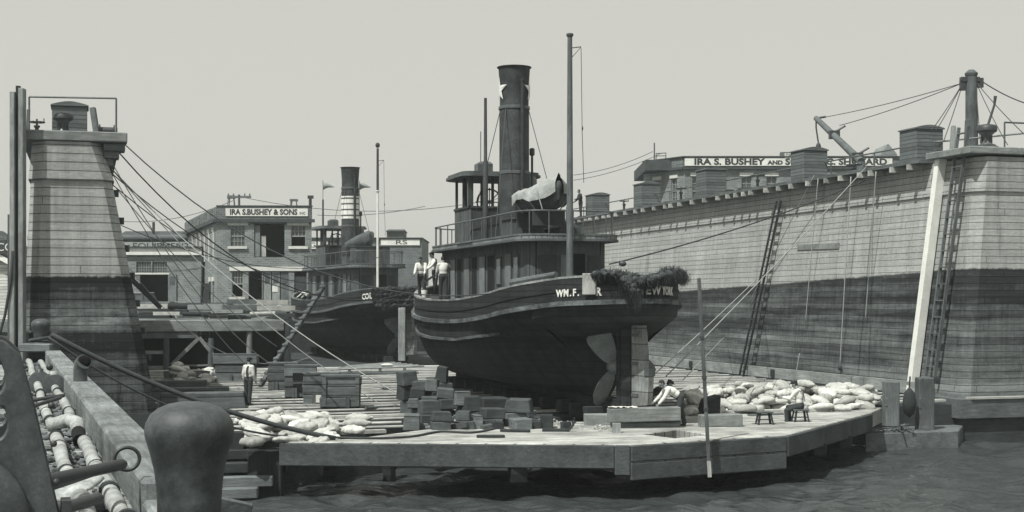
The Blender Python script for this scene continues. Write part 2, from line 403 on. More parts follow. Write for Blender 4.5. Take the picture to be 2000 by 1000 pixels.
# ------------------------------------------------------------------ water and land
def water():
    t = NT('harbour_water')
    o = t.coord(scale=(1.0, 1.9, 1.0))
    h = t.math('ADD', t.math('MULTIPLY', t.noise(o, 0.42, 3, 0.5, 0.5), 1.0), t.math('MULTIPLY', t.noise(o, 1.5, 4, 0.6, 0.8), 0.5))
    t.bump(h, 0.7, 0.2)
    m = t.fin(c4(0.045), 0.07, 0, 0.5); t.b.inputs['IOR'].default_value = 1.33
    M['water'] = m
    # one sheet: a finely waved patch inside a wide flat surround
    import numpy as np
    X0, X1, Y0, Y1, st = -22.0, 30.0, 25.0, 62.0, 0.115
    nx, ny = int((X1-X0)/st)+1, int((Y1-Y0)/st)+1
    gx, gy = np.meshgrid(np.linspace(X0, X1, nx), np.linspace(Y0, Y1, ny))
    rng = np.random.RandomState(3); hz = np.zeros_like(gx)
    for k in range(46):
        wl = 0.45*(9.0**rng.rand()); th_ = rng.normal(1.9, 0.75); amp = 0.0085*wl**0.9*(0.5+rng.rand())
        ph = rng.rand()*6.28; q = 2*np.pi/wl*(gx*np.cos(th_)+gy*np.sin(th_))+ph+0.5*np.sin(gx*0.31+ph)+0.5*np.sin(gy*0.27+2*ph)
        hz += 0.8*amp*(np.sin(q)+0.25*np.sin(2*q+0.6))
    edge = np.minimum.reduce([gx-X0, X1-gx, gy-Y0, Y1-gy]); hz *= np.clip(edge/3.0, 0, 1)
    vs = np.stack([gx, gy, hz], -1).reshape(-1, 3)
    idx = np.arange(nx*ny).reshape(ny, nx)
    fs = np.stack([idx[:-1,:-1], idx[:-1,1:], idx[1:,1:], idx[1:,:-1]], -1).reshape(-1, 4).tolist()
    n0 = len(vs); vs = vs.tolist()
    XA, XB, YA, YB = -900, 900, -60, 1800
    vs += [(XA,YA,0),(XB,YA,0),(XB,YB,0),(XA,YB,0)]
    c = [int(idx[0,0]), int(idx[0,-1]), int(idx[-1,-1]), int(idx[-1,0])]
    for k in range(4): fs.append([n0+k, n0+(k+1)%4, c[(k+1)%4], c[k]])
    me = bpy.data.meshes.new('water'); me.from_pydata(vs, [], fs); me.materials.append(m)
    me.polygons.foreach_set('use_smooth', [True]*len(me.polygons))
    wo_ = bpy.data.objects.new('water', me); COL.objects.link(wo_); struct(wo_)
    g = MB(); pl = [(-700,95),(11.3,95),(11.3,110.5),(41,110.5),(41,62),(700,62),(700,1700),(-700,1700)]
    g.prism([D(v,u,0)[:2] for v, u in pl], -3, 4.15)
    struct(g.build('ground', 'ground'))
water()

# ------------------------------------------------------------------ the floating dry dock
DV, DU = 17.0, 46.0
dock = thing('floating_dry_dock', 'large wooden floating dry dock with two sloping plank wing walls carrying the tugs', 'dry dock', D(DV, DU, 0), AX)
def L(v, u, z): return (v-DV, u-DU, z)
def wall_rings(inner, outer, u0, u1, ch, zs, side, end_lean=0.0):
    """side +1: right wall (inner face towards smaller v)"""
    rings = []
    for z in zs:
        i, o = inner(z), outer(z); e = u0+end_lean*(z-FLOOR)
        if side > 0: poly = [(i, u1), (i, e+ch), (i+ch*0.8, e), (o-ch, e), (o, e+ch), (o, u1)]
        else: poly = [(i, u1), (o, u1), (o, e+ch), (o+ch, e), (i-ch*0.8, e), (i, e+ch)]
        rings.append([L(v, u, z) for v, u in poly])
    return rings
inR = lambda z: 32.13+WB*(z-1.5)
inL = lambda z: 2.37-0.19*(z-1.5)
wR = MB(); wR.loft(wall_rings(inR, lambda z: 38.2, 47.75, 109, 0.42, [-1, 1.6, 4, 7, 9.62], 1))
wallR = wR.build('wing_wall', 'wingR', dock); wallR['label'] = 'long pale wing wall behind the nearer tug'
bR = MB(); bR.loft(wall_rings(lambda z: inR(z)-0.07, lambda z: 38.25, 47.69, 109, 0.42, [9.6, 10.93], 1))
bR.build('upper_strake', 'wingR', wallR)
wL = MB(); wL.loft(wall_rings(inL, lambda z: -2.3+0.05*(z-1.5), 52.4, 84, 0.4, [-1, 1.6, 4, 7, 9.62], -1))
wallL = wL.build('wing_wall', 'wingL', dock); wallL['label'] = 'wing wall seen from its dark stained end at left'
bL = MB(); bL.loft(wall_rings(lambda z: inL(z)+0.08-max(0, z-9.6)*0.16, lambda z: -1.98+max(0, z-9.6)*0.1, 52.32, 84, 0.45, [9.6, 9.95, 10.4, 10.93], -1))
bL.build('upper_strake', 'wingL', wallL)
# top decks, beam ends below them
d = MB()
d.add([], []); d.box(*[inR(10.9)-0.72-DV, 38.6-DV, 50.9-DU, 109.3-DU, 10.95, 11.1])
d.build('top_deck', 'mid_y', wallR)
d = MB(); d.box(inR(10.9)-0.62-DV, 38.8-DV, 47.58-DU, 50.6-DU, 11.02, 11.3)
d.build('end_platform', 'grey_x', wallR, bevel=0.03)
bm_ = MB(); random.seed(3)
u = 51.6
ends = []
while u < 108:
    b = MB(); x0 = inR(10.9)-0.80-random.uniform(0,0.06)-DV
    b.box(x0, x0+0.95, u-0.08-DU, u+0.08-DU, 10.72, 10.945); b.build('beam_end', 'pale_x', wallR)
    u += random.choice((0.9, 1.3, 1.3, 1.7))
d = MB(); d.box(-2.3-DV, 1.35-DV, 52.24-DU, 53.2-DU, 10.95, 11.3); d.build('end_platform', 'grey_x', wallL, bevel=0.03)
d = MB(); d.box(-2.2-DV, 1.1-DV, 53.2-DU, 84-DU, 10.95, 11.08); d.build('top_deck', 'mid_y', wallL)
b = MB()
for i in range(4):                                # stepped corbel under the platform's inner end
    b.box(0.55-DV, 1.28-0.2*i-DV, 52.5+0.12*i-DU, 53.4-DU, 10.93-0.26*(i+1)+0.005, 10.93-0.26*i)
b.build('corbel', 'mid_x', wallL, bevel=0.02)
for i in range(8):                                # small cleats down the inner edge
    z = 9.2-i*0.98; b = MB(); b.box(inL(z)-0.1-DV, inL(z)+0.16-DV, 52.9-DU, 53.2-DU, z-0.12, z+0.12); b.build('cleat', 'dark_x', wallL)
# pontoon, floor, apron
b = MB(); b.prism([L(*p, 0)[:2] for p in [(3.6,41.6),(13.5,46.3),(31.9,47.9),(31.9,47.5),(38.3,47.5),(38.3,109),(9.5,109),(9.5,84.5),(-2.5,84.5),(-2.5,52.2),(2.4,52.2)]], -1, FLOOR-0.10)
b.build('pontoon', 'dark_x', dock)
b = MB(); b.box(31.75-DV, 38.4-DV, 47.3-DU, 109-DU, 0.9, 1.62); b.build('wall_ledge', 'mid_x', dock)
b = MB(); b.box(32.2-DV, 38.45-DV, 47.24-DU, 47.62-DU, 1.625, 1.70); b.build('ledge_strip', 'pale_x', dock)
b = MB(); b.box(31.72-DV, 31.9-DV, 49.5-DU, 108-DU, 1.63, 2.12); b.build('kick_board', 'grey_y', dock)
b = MB()
for x, h in ((1525, 0.3), (1362, 0.3)):
    q = toD(W(x, 742)); b.box(31.66-DV, 31.719-DV, q[1]-0.18-DU, q[1]+0.18-DU, 1.7, 1.9+h*0.5)
b.build('hinge_plate', 'dark_z', dock)
random.seed(11)
u = 42.4; n = 0
while u < 83.5:                                   # floor timbers across the dock; the dark pontoon top paints the shaded gaps
    v0 = 3.5-(u-41.6)*0.105 if u < 52.2 else 2.45
    v1 = 12.6 if u < 47.6 else 31.6
    if u < 44: v1 = 8.6+(u-42.4)*2.2
    v0 += random.uniform(0, 0.25)
    z0 = FLOOR-0.05+0.004*(v0-2); z1 = FLOOR-0.05+0.004*(v1-2)
    wd = random.uniform(0.32, 0.4)
    a = L(v0, u, z0-0.02); c = L(v1, u+random.uniform(-0.1, 0.1), z1-0.02)
    b = MB(Matrix.Translation(Vector(a)))
    tw = random.uniform(0.035, 0.055)
    if n % 4: b.tube([(0,0,0), Vector(c)-Vector(a)], tw, 10)
    else: b.bar((0,0,0), Vector(c)-Vector(a), 0.3, tw*2.2)
    b.build('floor_batten', 'pale_x', dock, smooth=True)
    u += random.uniform(1.15, 1.6) ; n += 1
A_, B_, C_, D_ = (G(546,863,FLOOR), G(1231,868,FLOOR), G(1535,849.5,FLOOR), G(1701,806,FLOOR))
pe = [A_, B_, C_, D_, D_+Vector((1.0,2.4,0)), G(1330,800,FLOOR), G(1180,823,FLOOR), G(930,826,FLOOR), G(690,857,FLOOR)]
hole = [G(1255,848,FLOOR), G(1318,856,FLOOR), G(1389,849,FLOOR), G(1322,839,FLOOR)]
toL = lambda p: L(*toD(p), p.z)
b = MB(); b.prism([toL(p)[:2] for p in pe], 0.95, FLOOR, [[toL(p)[:2] for p in hole]])
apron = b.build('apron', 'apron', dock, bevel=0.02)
hc_ = sum((Vector(toL(p)) for p in hole), Vector())/4; b = MB(); b.box(hc_.x-1.25, hc_.x+1.25, hc_.y-1.1, hc_.y+1.1, 0.78, 0.93); b.build('hole_light_stop', 'dark_x', apron)  # added slab keeps sunlight from falling through the hole onto the water
def fascia(p, q, z0, z1, name='fascia', th=0.28, mat='fascia', out=0.06):
    p, q = Vector(toL(p)), Vector(toL(q)); dd = (q-p).normalized(); nn = Vector((dd.y, -dd.x, 0))
    o = (p+q)/2; o.z = 0
    b = MB(Matrix.Translation(-o)); c1 = p+nn*out; c2 = q+nn*out
    c1.z = c2.z = (z0+z1)/2; b.bar(c1-nn*th/2, c2-nn*th/2, th, z1-z0)
    x = b.build(name, mat, apron, bevel=0.03); x.location = o; return x
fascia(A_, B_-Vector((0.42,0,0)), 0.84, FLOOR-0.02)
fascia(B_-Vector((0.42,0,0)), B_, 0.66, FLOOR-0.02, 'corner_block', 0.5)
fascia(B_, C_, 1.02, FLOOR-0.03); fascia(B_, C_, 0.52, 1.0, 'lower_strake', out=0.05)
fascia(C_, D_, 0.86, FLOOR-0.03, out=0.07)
for p, h in ((G(1020,868,FLOOR), 0.5), (G(1610,833,FLOOR), 0.4), (G(1660,820,FLOOR), 0.4)):
    b = MB(Matrix.Translation(Vector(toL(p))+Vector((0,0.45,-0.55)))); b.box(-0.22,0.22,-0.2,0.2,-h,0.0); b.build('bracket', 'hull', apron)  # hull black stands in for the shade under the apron
for p, q in ((G(1275,880,1.2), G(1318,878,1.2)), (G(1430,872,1.2), G(1470,869,1.2))):
    pass
for x, z0 in ((640, -1.2), (760, -1.2), (1100, -1.2), (1260, -1.2), (1400, -1.2), (1500, -1.2)):
    p = G(x, 838 if x < 1450 else 836, FLOOR); b = MB(Matrix.Translation(Vector(toL(p)))); b.tube([(0,0,-2.6),(0,0,-0.56)], 0.2, 8); b.build('pile', 'hull', apron)  # black too, painted as the dark beneath the apron
# low fenders and camels at the dock's left front corner
random.seed(5)
for i, (x0, x1, Y, z) in enumerate([(-9.4,-6.6,39.6,0.35),(-9.6,-6.4,40.6,0.62),(-9.3,-6.9,38.8,0.12),(-9.2,-6.6,41.0,0.95)]):
    b = MB(); b.bar((0,0,0),(x1-x0,0.3*random.uniform(-1,1),0.05),0.35,0.3)
    o = b.build('fender_timber', 'dark_x' if i % 2 else 'mid_x', bevel=0.03); o.location = (x0, Y, z)
    tag(o, ['wet squared timber floating at the left corner of the apron', 'dark timber above the waterline beside the near bollard', 'lowest floating timber at the waterline right of the near bollard', 'topmost fender timber under the sandbags at the apron corner'][i], 'timber', 'fender timbers at the apron corner')
p = G(462, 880, 1.1); b = MB(); b.box(-0.25,0.25,-0.2,0.2,-1.6,0.55); o = b.build('fender_post', 'dark_z', bevel=0.03); o.location = P(462, 880, 41.2)
tag(o, 'dark upright post behind the near bollard below the sandbags', 'post')
p = A_; b = MB(); b.box(-0.5,0.45,-0.15,0.15,-1.4,0.1); o = b.build('fender_post', 'dark_z', bevel=0.03); o.location = P(520, 868, 39.9)-Vector((0,0,0.25))
tag(o, 'black stained timber post at the left end of the apron edge', 'post')

# ------------------------------------------------------------------ on the wing walls
def deck_house(px0, px1, s, base, label, d_=1.35, h=1.4):
    Y = F/s; c = Vector((((px0+px1)/2-1000)/s, Y, base))
    wd = (px1-px0)/s/(1.33 if px0 > 1000 else 1.12)
    o = thing('deck_house', label, 'deck house', c, AX, 'board houses on the wing walls')
    b = MB(); b.box(-wd/2, wd/2, -d_/2, d_/2, 0, h); b.build('body', 'tankw', o, bevel=0.02)
    n = 8; rg = []
    for yy in (-d_/2-0.05, d_/2+0.05):
        up = [(wd/2+0.05-(wd+0.1)*i/n, yy, h+0.13*math.sin(math.pi*i/n)+0.05) for i in range(n+1)]
        rg.append(up+[(-wd/2-0.05, yy, h+0.003), (wd/2+0.05, yy, h+0.003)])
    b = MB(); b.loft(rg); b.build('roof', 'tankw', o)
    return o
deck_house(1760, 1838, 45.6, 11.1, 'board house on the right wing wall nearest the ladder', h=1.55)
deck_house(1546, 1614, 40.2, 11.1, 'board house on the wing wall in front of the long sign', h=1.5)
deck_house(1360, 1418, 35.0, 11.1, 'board house half hiding the brick building windows', h=1.5)
deck_house(1237, 1290, 31.0, 11.1, 'board house at the left corner of the signed brick building', h=1.55)
deck_house(1143, 1191, 28.3, 11.1, 'small board house on the wing wall right of the tall mast', h=1.5)
deck_house(100, 173, 52.3, 11.1, 'board house with arched roof on the left wing wall', h=1.45)

def capstan(label, loc, h=0.85, r=0.3, lever=False, cat='capstan'):
    o = thing('capstan', label, cat, loc, 0, 'capstans on the dock')
    b = MB(); b.lathe([(r*1.5,0),(r*1.5,0.08*h),(r*1.1,0.16*h),(r*1.0,0.2*h)], 20); b.build('base', 'iron', o, smooth=True)
    b = MB(); b.lathe([(r*0.8,0.2*h),(r*0.52,0.3*h),(r*0.46,0.42*h),(r*0.62,0.58*h),(r*1.0,0.7*h)], 20)
    b.build('barrel', 'steel', o, smooth=True)
    b = MB(); b.lathe([(r*1.05,0.7*h),(r*1.22,0.76*h),(r*1.22,0.92*h),(r*1.02,h),(r*0.6,h*1.03)], 20)
    b.build('drumhead', 'iron', o, smooth=True)
    for a in range(6):
        q = MB(); q.m = Matrix.Rotation(a*math.pi/3, 4, 'Z'); q.box(r*0.5, r*0.66, -0.035, 0.035, 0.2*h, 0.62*h); q.build('whelp', 'iron', o)
    if lever:
        b = MB(); b.tube([(0.05,0,h),(0.32,0.05,h+0.8),(0.36,0.05,h+1.15)], [0.05,0.045,0.07], 8); b.build('lever', 'iron', o, smooth=True)
    return o
def up(px, Y, z): return Vector(((px-1000)/F*Y, Y, z))
capstan('black iron capstan in front of the arched board house', up(123, 51.9, 11.3), 0.86, 0.3)
capstan('iron capstan with an upright lever on the right wing platform', up(1927, 56.2, 11.3), 0.95, 0.33, True)
# mooring winch drum and hand wheels
def winch_small(label, loc, r=0.24):
    o = thing('mooring_winch', label, 'winch', loc, AX)
    b = MB(); b.box(-0.4,0.4,-0.25,0.25,0,0.08); b.build('bed', 'iron', o)
    b = MB(); b.m = Matrix.Translation((0,0,0.3)) @ Matrix.Rotation(R(90),4,'Y'); b.lathe([(r,-0.28),(r,-0.24),(r*0.6,-0.22),(r*0.6,0.22),(r,0.24),(r,0.28)], 18); b.build('drum', 'iron', o, smooth=True)
    for s in (-1, 1):
        b = MB(); b.box(s*0.34-0.03, s*0.34+0.03, -0.15, 0.15, 0.08, 0.42); b.build('side_plate', 'steel', o)
    return o
winch_small('small iron winch drum at the inner corner of the left platform', up(209, 52.6, 11.3))
def hand_wheel(label, loc, h=0.62, r=0.26, grp='valve stands on the wing walls'):
    o = thing('valve_stand', label, 'valve', loc, 0, grp)
    b = MB(); b.lathe([(0.16,0),(0.16,0.05),(0.075,0.1),(0.065,h*0.55),(0.11,h*0.66),(0.11,h*0.75),(0.04,h*0.8),(0.03,h+0.12)], 14); b.build('stand', 'iron', o, smooth=True)
    b = MB()
    pts = [(r*math.cos(2*math.pi*i/20), r*math.sin(2*math.pi*i/20), h) for i in range(21)]; b.tube(pts, 0.022, 6)
    for a in range(3): b.tube([(-r*math.cos(a*1.047),-r*math.sin(a*1.047),h),(r*math.cos(a*1.047),r*math.sin(a*1.047),h)], 0.015, 6)
    b.tube([(r*0.95,0,h),(r*0.95,0,h+0.14)], 0.018, 6)
    b.build('hand_wheel', 'iron', o, smooth=True)
    return o
hand_wheel('hand wheel valve stand at the outer corner of the left platform', up(72, 51.6, 11.3), 0.5, 0.27)
hand_wheel('hand wheel valve left of the house at the building corner', up(1219, 93.5, 11.1), 0.75, 0.3)
hand_wheel('hand wheel valve between two houses below the letters BU', up(1330, 83.5, 11.1), 0.8, 0.33)
hand_wheel('hand wheel valve under the middle of the long sign', up(1480, 75.5, 11.1), 0.85, 0.36)
hand_wheel('hand wheel valve at the foot of the crane boom', up(1668, 66.8, 11.1), 0.6, 0.36)
# coils and small gear on the wall edge
random.seed(21)
for i, (px, Y) in enumerate([(1267,88),(1450,76),(1462,75.4),(1425,77),(1305,86),(1640,67.2),(1700,64.5),(1660,66.4)]):
    b = MB(); rr = random.uniform(0.13,0.2)
    for k in range(3):
        pts = [(rr*(1+0.1*k)*math.cos(2*math.pi*j/14), rr*math.sin(2*math.pi*j/14), 0.05+0.07*k) for j in range(15)]; b.tube(pts, 0.045, 6)
    o = b.build('rope_coil', 'ropedark', smooth='all'); o.location = up(px, Y, 11.1)
    tag(o, 'coil of dark rope lying on the edge of the right wing wall', 'rope coil', 'rope coils on the wing wall edge')
# pipe railings
def pipe_rail(label, pts, posts, z, r=0.03, h=1.0, mid=False, cat='railing'):
    o0 = Vector(pts[0]); o = thing('pipe_railing', label, cat, o0)
    b = MB(); b.tube([Vector(p)-o0+Vector((0,0,h)) for p in pts], r, 8); b.build('rail', 'steel', o, smooth=True)
    for p in posts:
        b = MB(); b.tube([Vector(p)-o0, Vector(p)-o0+Vector((0,0,h))], r, 8); b.build('post', 'steel', o, smooth=True)
    return o
pa = [up(57, 51.2, 11.3), up(227, 51.6, 11.3)]
pipe_rail('tall pipe rail frame over the left wing wall platform', pa, pa, 11.3, 0.035, 1.36)
u0, u1 = 53.5, 101
pts = [D(34.1, u0+(u1-u0)*i/12, 11.1) for i in range(13)]
pipe_rail('long pipe railing running along the top of the right wing wall', pts, pts[1:], 11.1, 0.035, 0.95)
pp = [D(34.4, 48.3, 11.3), D(38.5, 48.3, 11.3)]
pipe_rail('pipe railing with white post on the right wing platform', pp, pp, 11.3, 0.035, 1.05)
pp = [D(34.2, 52.8, 11.1), D(38.4, 47.9, 11.25)]
b = MB(); q0 = pp[0]; b.tube([(0,0,0.95), pp[1]-q0+Vector((0,0,1.05))], 0.04, 8)
b.tube([(0,0,0),(0,0,0.97)], 0.035, 8); b.tube([pp[1]-q0, pp[1]-q0+Vector((0,0,1.05))], 0.035, 8)
o = b.build('guard_rail', 'steel', smooth=True); o.location = q0; tag(o, 'sloping dark pipe rail crossing behind the right capstan', 'railing')
# leaning post on left platform
b = MB(); b.bar((0,0,0), (-0.2,0.1,1.12), 0.2, 0.2); o = b.build('leaning_timber', 'mid_z', bevel=0.02); o.location = up(190, 52.2, 11.3)
tag(o, 'short timber leaning beside the arched house on the left platform', 'timber')
b = MB(); b.bar((0,0,0), (0.0,0.1,1.1), 0.1, 0.1); o = b.build('rail_stanchion', 'mid_z'); o.location = up(54, 52.6, 11.3)
tag(o, 'thin timber post beside the hand wheel on the left platform', 'post')
# guide piles at the outer side of the left wall
o = thing('guide_pile', 'tall double guide pile standing beside the left wing wall', 'pile', P(35, 600, 49.2)*1.0)
o.location.z = -1
for s in (-1, 1):
    b = MB(); b.box(s*0.15-0.085, s*0.15+0.085, -0.17, 0.17, 0, 13.6+0.06*s); b.build('timber', 'grey_z', o, bevel=0.02)
b = MB(); b.box(-0.06, 0.06, -0.05, 0.14, 0, 13.75); b.build('filler_timber', 'dark_z', o)
b = MB(); b.box(0.0,0.16,-0.12,0.12,0,9.4); x = b.build('guide_pile', 'mid_z'); x.location = P(17, 600, 50.3); x.location.z = -1
tag(x, 'shorter dark pile left of the tall double pile', 'pile')
b = MB(); b.tube([(0,0,0),(-0.05,0,-1.0),(-0.25,0,-2.2),(-0.45,0,-2.9),(-0.6,0,-3.2)], 0.05, 6); x = b.build('mooring_rope', 'ropedark', smooth='all'); x.location = P(24, 490, 49)
tag(x, 'thick dark rope hanging beside the shorter pile', 'rope')

# ladders on the right wall
def ladder(label, p0, p1, wd, n, mat, side, tilt=0.0, name='ladder', depth=0.1):
    p0, p1 = Vector(p0), Vector(p1); o = thing(name, label, 'ladder', p0)
    d = p1-p0; s = Vector(side).normalized()*wd/2
    for k in (-1, 1):
        b = MB(); b.bar(s*k, d+s*k, 0.07, depth, up=Vector(side).cross(d)); b.build('rail', mat, o, bevel=0.008)
    for i in range(n):
        q = d*((i+0.6)/n); b = MB(); b.bar(q-s, q+s, depth, 0.045, up=(0,0,1)); b.build('rung', mat, o)
    return o
ax = (-SA, CA, 0)
q0 = W(1444, 752, 0.65); q1 = W(1521, 392, 0.30)
ladder('long dark ladder leaning on the middle of the right wing wall', q0, q1, 0.46, 21, 'dark_z', ax)
q0 = W(1817, 735, 0.34); q1 = W(1876, 292, 0.34)
ladder('broad dark ladder beside the white timber at the wall end', q0, q1+(q1-q0)*0.10, 0.62, 15, 'mid_z', ax, depth=0.14)
p0, p1 = W(1780, 772, 0.25), W(1838, 309, 0.25)
b = MB(); b.bar((0,0,0), p1-p0, 0.40, 0.3, up=ax); o = b.build('rubbing_timber', 'white_paint', bevel=0.03); o.location = p0
tag(o, 'white painted timber standing against the end of the right wing wall', 'timber')
b = MB(); b.bar((0,0,0), (0.12,0.1,1.35), 0.16, 0.2); o = b.build('ladder_post', 'grey_z', bevel=0.02); o.location = up(1858, 57.5, 11.05)
tag(o, 'timber post rising above the wall where the broad ladder ends', 'post')
b = MB(); b.bar((0,0,0), (0.1,0.1,1.55), 0.15, 0.2); o = b.build('ladder_post', 'mid_z', bevel=0.02); o.location = up(1886, 57.2, 11.05)
tag(o, 'dark timber post beside the derrick mast above the broad ladder', 'post')

# notice board on the wall: faded lettering
p0, p1 = W(1559, 483), W(1640, 480)
b = MB(); c = (p0+p1)/2
b.m = Matrix.Identity(4)
b.bar((p0-c), (p1-c), 0.05, 0.26, up=(0.02,0,1)); o = b.build('notice_board', 'grey_x'); o.location = c-Vector((CA,SA,0))*0.03
tag(o, 'faded dark notice strip fixed to the middle of the pale wing wall', 'notice')

# end posts, float and litter at the foot of the wall
for i, (px, y0, y1, wpx, lab) in enumerate([(1740, 818, 740, 28, 'squared timber bitt at the right end of the sandbag heap'), (1806, 832, 737, 31, 'taller weathered timber bitt under the broad ladder')]):
    p = G(px, y0+4, 1.25); p = p if i == 0 else P(px, y0, 53.0)
    s = F/p.y; b = MB(); hw = wpx/s/2; b.box(-hw, hw, -hw, hw, -0.2, (y0-y1)/s)
    b.box(-hw*1.02, -hw*0.55, -hw-0.02, -hw+0.1, (y0-y1)/s*0.35, (y0-y1)/s*0.6)
    o = b.build('timber_bitt', 'mid_z', bevel=0.04); o.location = p; tag(o, lab, 'bitt')
b = MB(); pl = [P(1690, 836, 51.3), P(1872, 830, 52.4), P(1882, 820, 55), P(1706, 822, 54.5)]
b.prism([p[:2] for p in pl], -0.3, 0.62); o = b.build('work_float', 'mid_x', bevel=0.03); tag(o, 'low timber float moored at the foot of the right wing wall', 'float')
random.seed(4)
b = MB()
for i in range(60):
    p = P(1752+random.gauss(0,20), 828, 52.0+random.uniform(-0.3,0.6)); p.z = 0.64+abs(random.gauss(0,0.1))
    a = random.uniform(0,6.28); l = random.uniform(0.08,0.4); t = random.uniform(-0.3,0.5)
    b.bar(p, p+Vector((math.cos(a)*l, math.sin(a)*l, t*l)), 0.05, 0.03)
o = b.build('debris', 'mid_x'); o['kind'] = 'stuff'; o['label'] = 'tangled scraps of wood and rope on the low float'; o['category'] = 'debris'
b = MB(); b.lathe([(0.02,0),(0.2,0.15),(0.26,0.5),(0.2,0.9),(0.02,1.1)], 12); b.tube([(0,0,1.1),(0.03,0,1.5)], 0.03, 6)
o = b.build('rope_fender', 'dark_z', smooth=True); o.location = P(1776, 815, 52.6); tag(o, 'dark rope fender hanging between the two timber bitts', 'fender')

# ------------------------------------------------------------------ lines on the right wall
for i, (a, bq, sag) in enumerate([((1598,348),(1573,632),0.05),((1662,345),(1640,722),0.03),((1711,335),(1690,630),0.02)]):
    p0, p1 = W(*a, 0.72), W(*bq, 0.12)
    rope('hanging_rope', ['pale line hanging down the wing wall just right of the long ladder', 'pale line with a knotted end hanging left of the white timber', 'pale line hanging nearest to the white timber'][i], 'rope', p0, p1, -sag, 0.022, 'rope', 'lines hanging down the wing wall')
p0 = W(1562, 690, 0.2); rope('hanging_rope', 'short pale line end hanging just above the sandbags', 'rope', p0, W(1551, 750, 0.25), 0, 0.022, 'rope', 'lines hanging down the wing wall')
p0 = W(1640, 718, 0.15); b = MB(); b.ell((0,0,0),(0.1,0.1,0.12)); b.tube([(0,0,-0.05),(0.1,-0.1,-0.35),(0.25,-0.2,-0.45),(0.3,-0.2,-0.9)],0.025,6); o = b.build('rope_knot', 'ropedark', smooth=True); o.location = p0
tag(o, 'knotted dark rope tail at the bottom of the middle hanging line', 'rope')
for i, (a, oa, e, sag, r) in enumerate([((1590,343),0.75, W(1462,594,0.1), 0.0, 0.02), ((1478,545),0.3, G(1259,748,2.7), 0.05, 0.02), ((1692,326),0.75, P(1300,736,47.5), 0.1, 0.02), ((1415,658),0.3, P(1334,742,47.3), 0.0, 0.018)]):
    rope('guy_rope', ['pale rope running from the deck edge to the foot of the long ladder', 'pale rope slanting from the long ladder down to the rudder', 'longest pale rope slanting from the wall top to the stooping men', 'short pale rope slanting behind the upright gauge pole'][i], 'rope', W(*a, oa), e, sag, r, 'rope', 'guy ropes across the wing wall')
# ------------------------------------------------------------------ the tugs
def lerp(a, b, t): return a+(b-a)*max(0.0, min(1.0, t))
SHEER = [(-2.4,4.66),(0,4.58),(3,4.32),(6,4.06),(10,3.86),(14,3.86),(17,3.98),(20,4.2),(23.8,4.6)]
def sheer(y):
    for (a, p), (b, q) in zip(SHEER, SHEER[1:]):
        if y <= b:
            t = (y-a)/(b-a); return p+(q-p)*t
    return SHEER[-1][1]
def beam(y):
    if y < 4: return 2.92*max(0.0, 1-((4-y)/6.4)**1.75)**0.72
    if y > 14.5: return 2.98*max(0.0, 1-((y-14.5)/9.35)**2.3)**0.75
    return 2.92+0.06*(y-4)/10.5
def guard_z(y): return sheer(y)-0.74
def half(y, h):                # half breadth of the hull at height fraction h, keel to guard
    B = beam(y)
    full = max(0.0, 1-(1-h)**2.7)**0.42
    stern = 0.06+0.94*h**1.6
    bow = h**0.5
    if y < 10: k = lerp(0, 1, (y-1.6)/6.4); k = k*k*(3-2*k); f = stern+(full-stern)*k
    else: k = lerp(0, 1, (y-16.5)/7.0); f = full+(bow-full)*k
    if y < 1.6: f = 0.35+0.65*min(1, h*1.6)**0.6
    return max(0.05, B*f)
def bot(y):
    if y >= 1.6: return 0.62+max(0, y-20.5)*0.12
    return lerp(3.45, 2.55, (y+2.4)/4.0)
def outline(hw0, hw1, y0, y1, rs, rf, n=8, rb=None):   # rounded deckhouse plan, aft to fore, half widths aft/fore
    pts = []
    for i in range(n+1):
        a = math.pi/2*i/n; pts.append((hw0-rs+rs*math.sin(a), y0+rs-rs*math.cos(a)))
    for i in range(n+1):
        a = math.pi/2*i/n; pts.append((hw1-rf+rf*math.cos(a), y1-rf+rf*math.sin(a)))
    return pts+[(-x, y) for x, y in reversed(pts)]
def offset_poly(p, d):
    n = len(p); out = []
    for i in range(n):
        a, b, c = Vector(p[i-1]), Vector(p[i]), Vector(p[(i+1) % n]); t = (c-a); nn = Vector((t.y, -t.x)).normalized()
        out.append(tuple(b+nn*d))
    return out
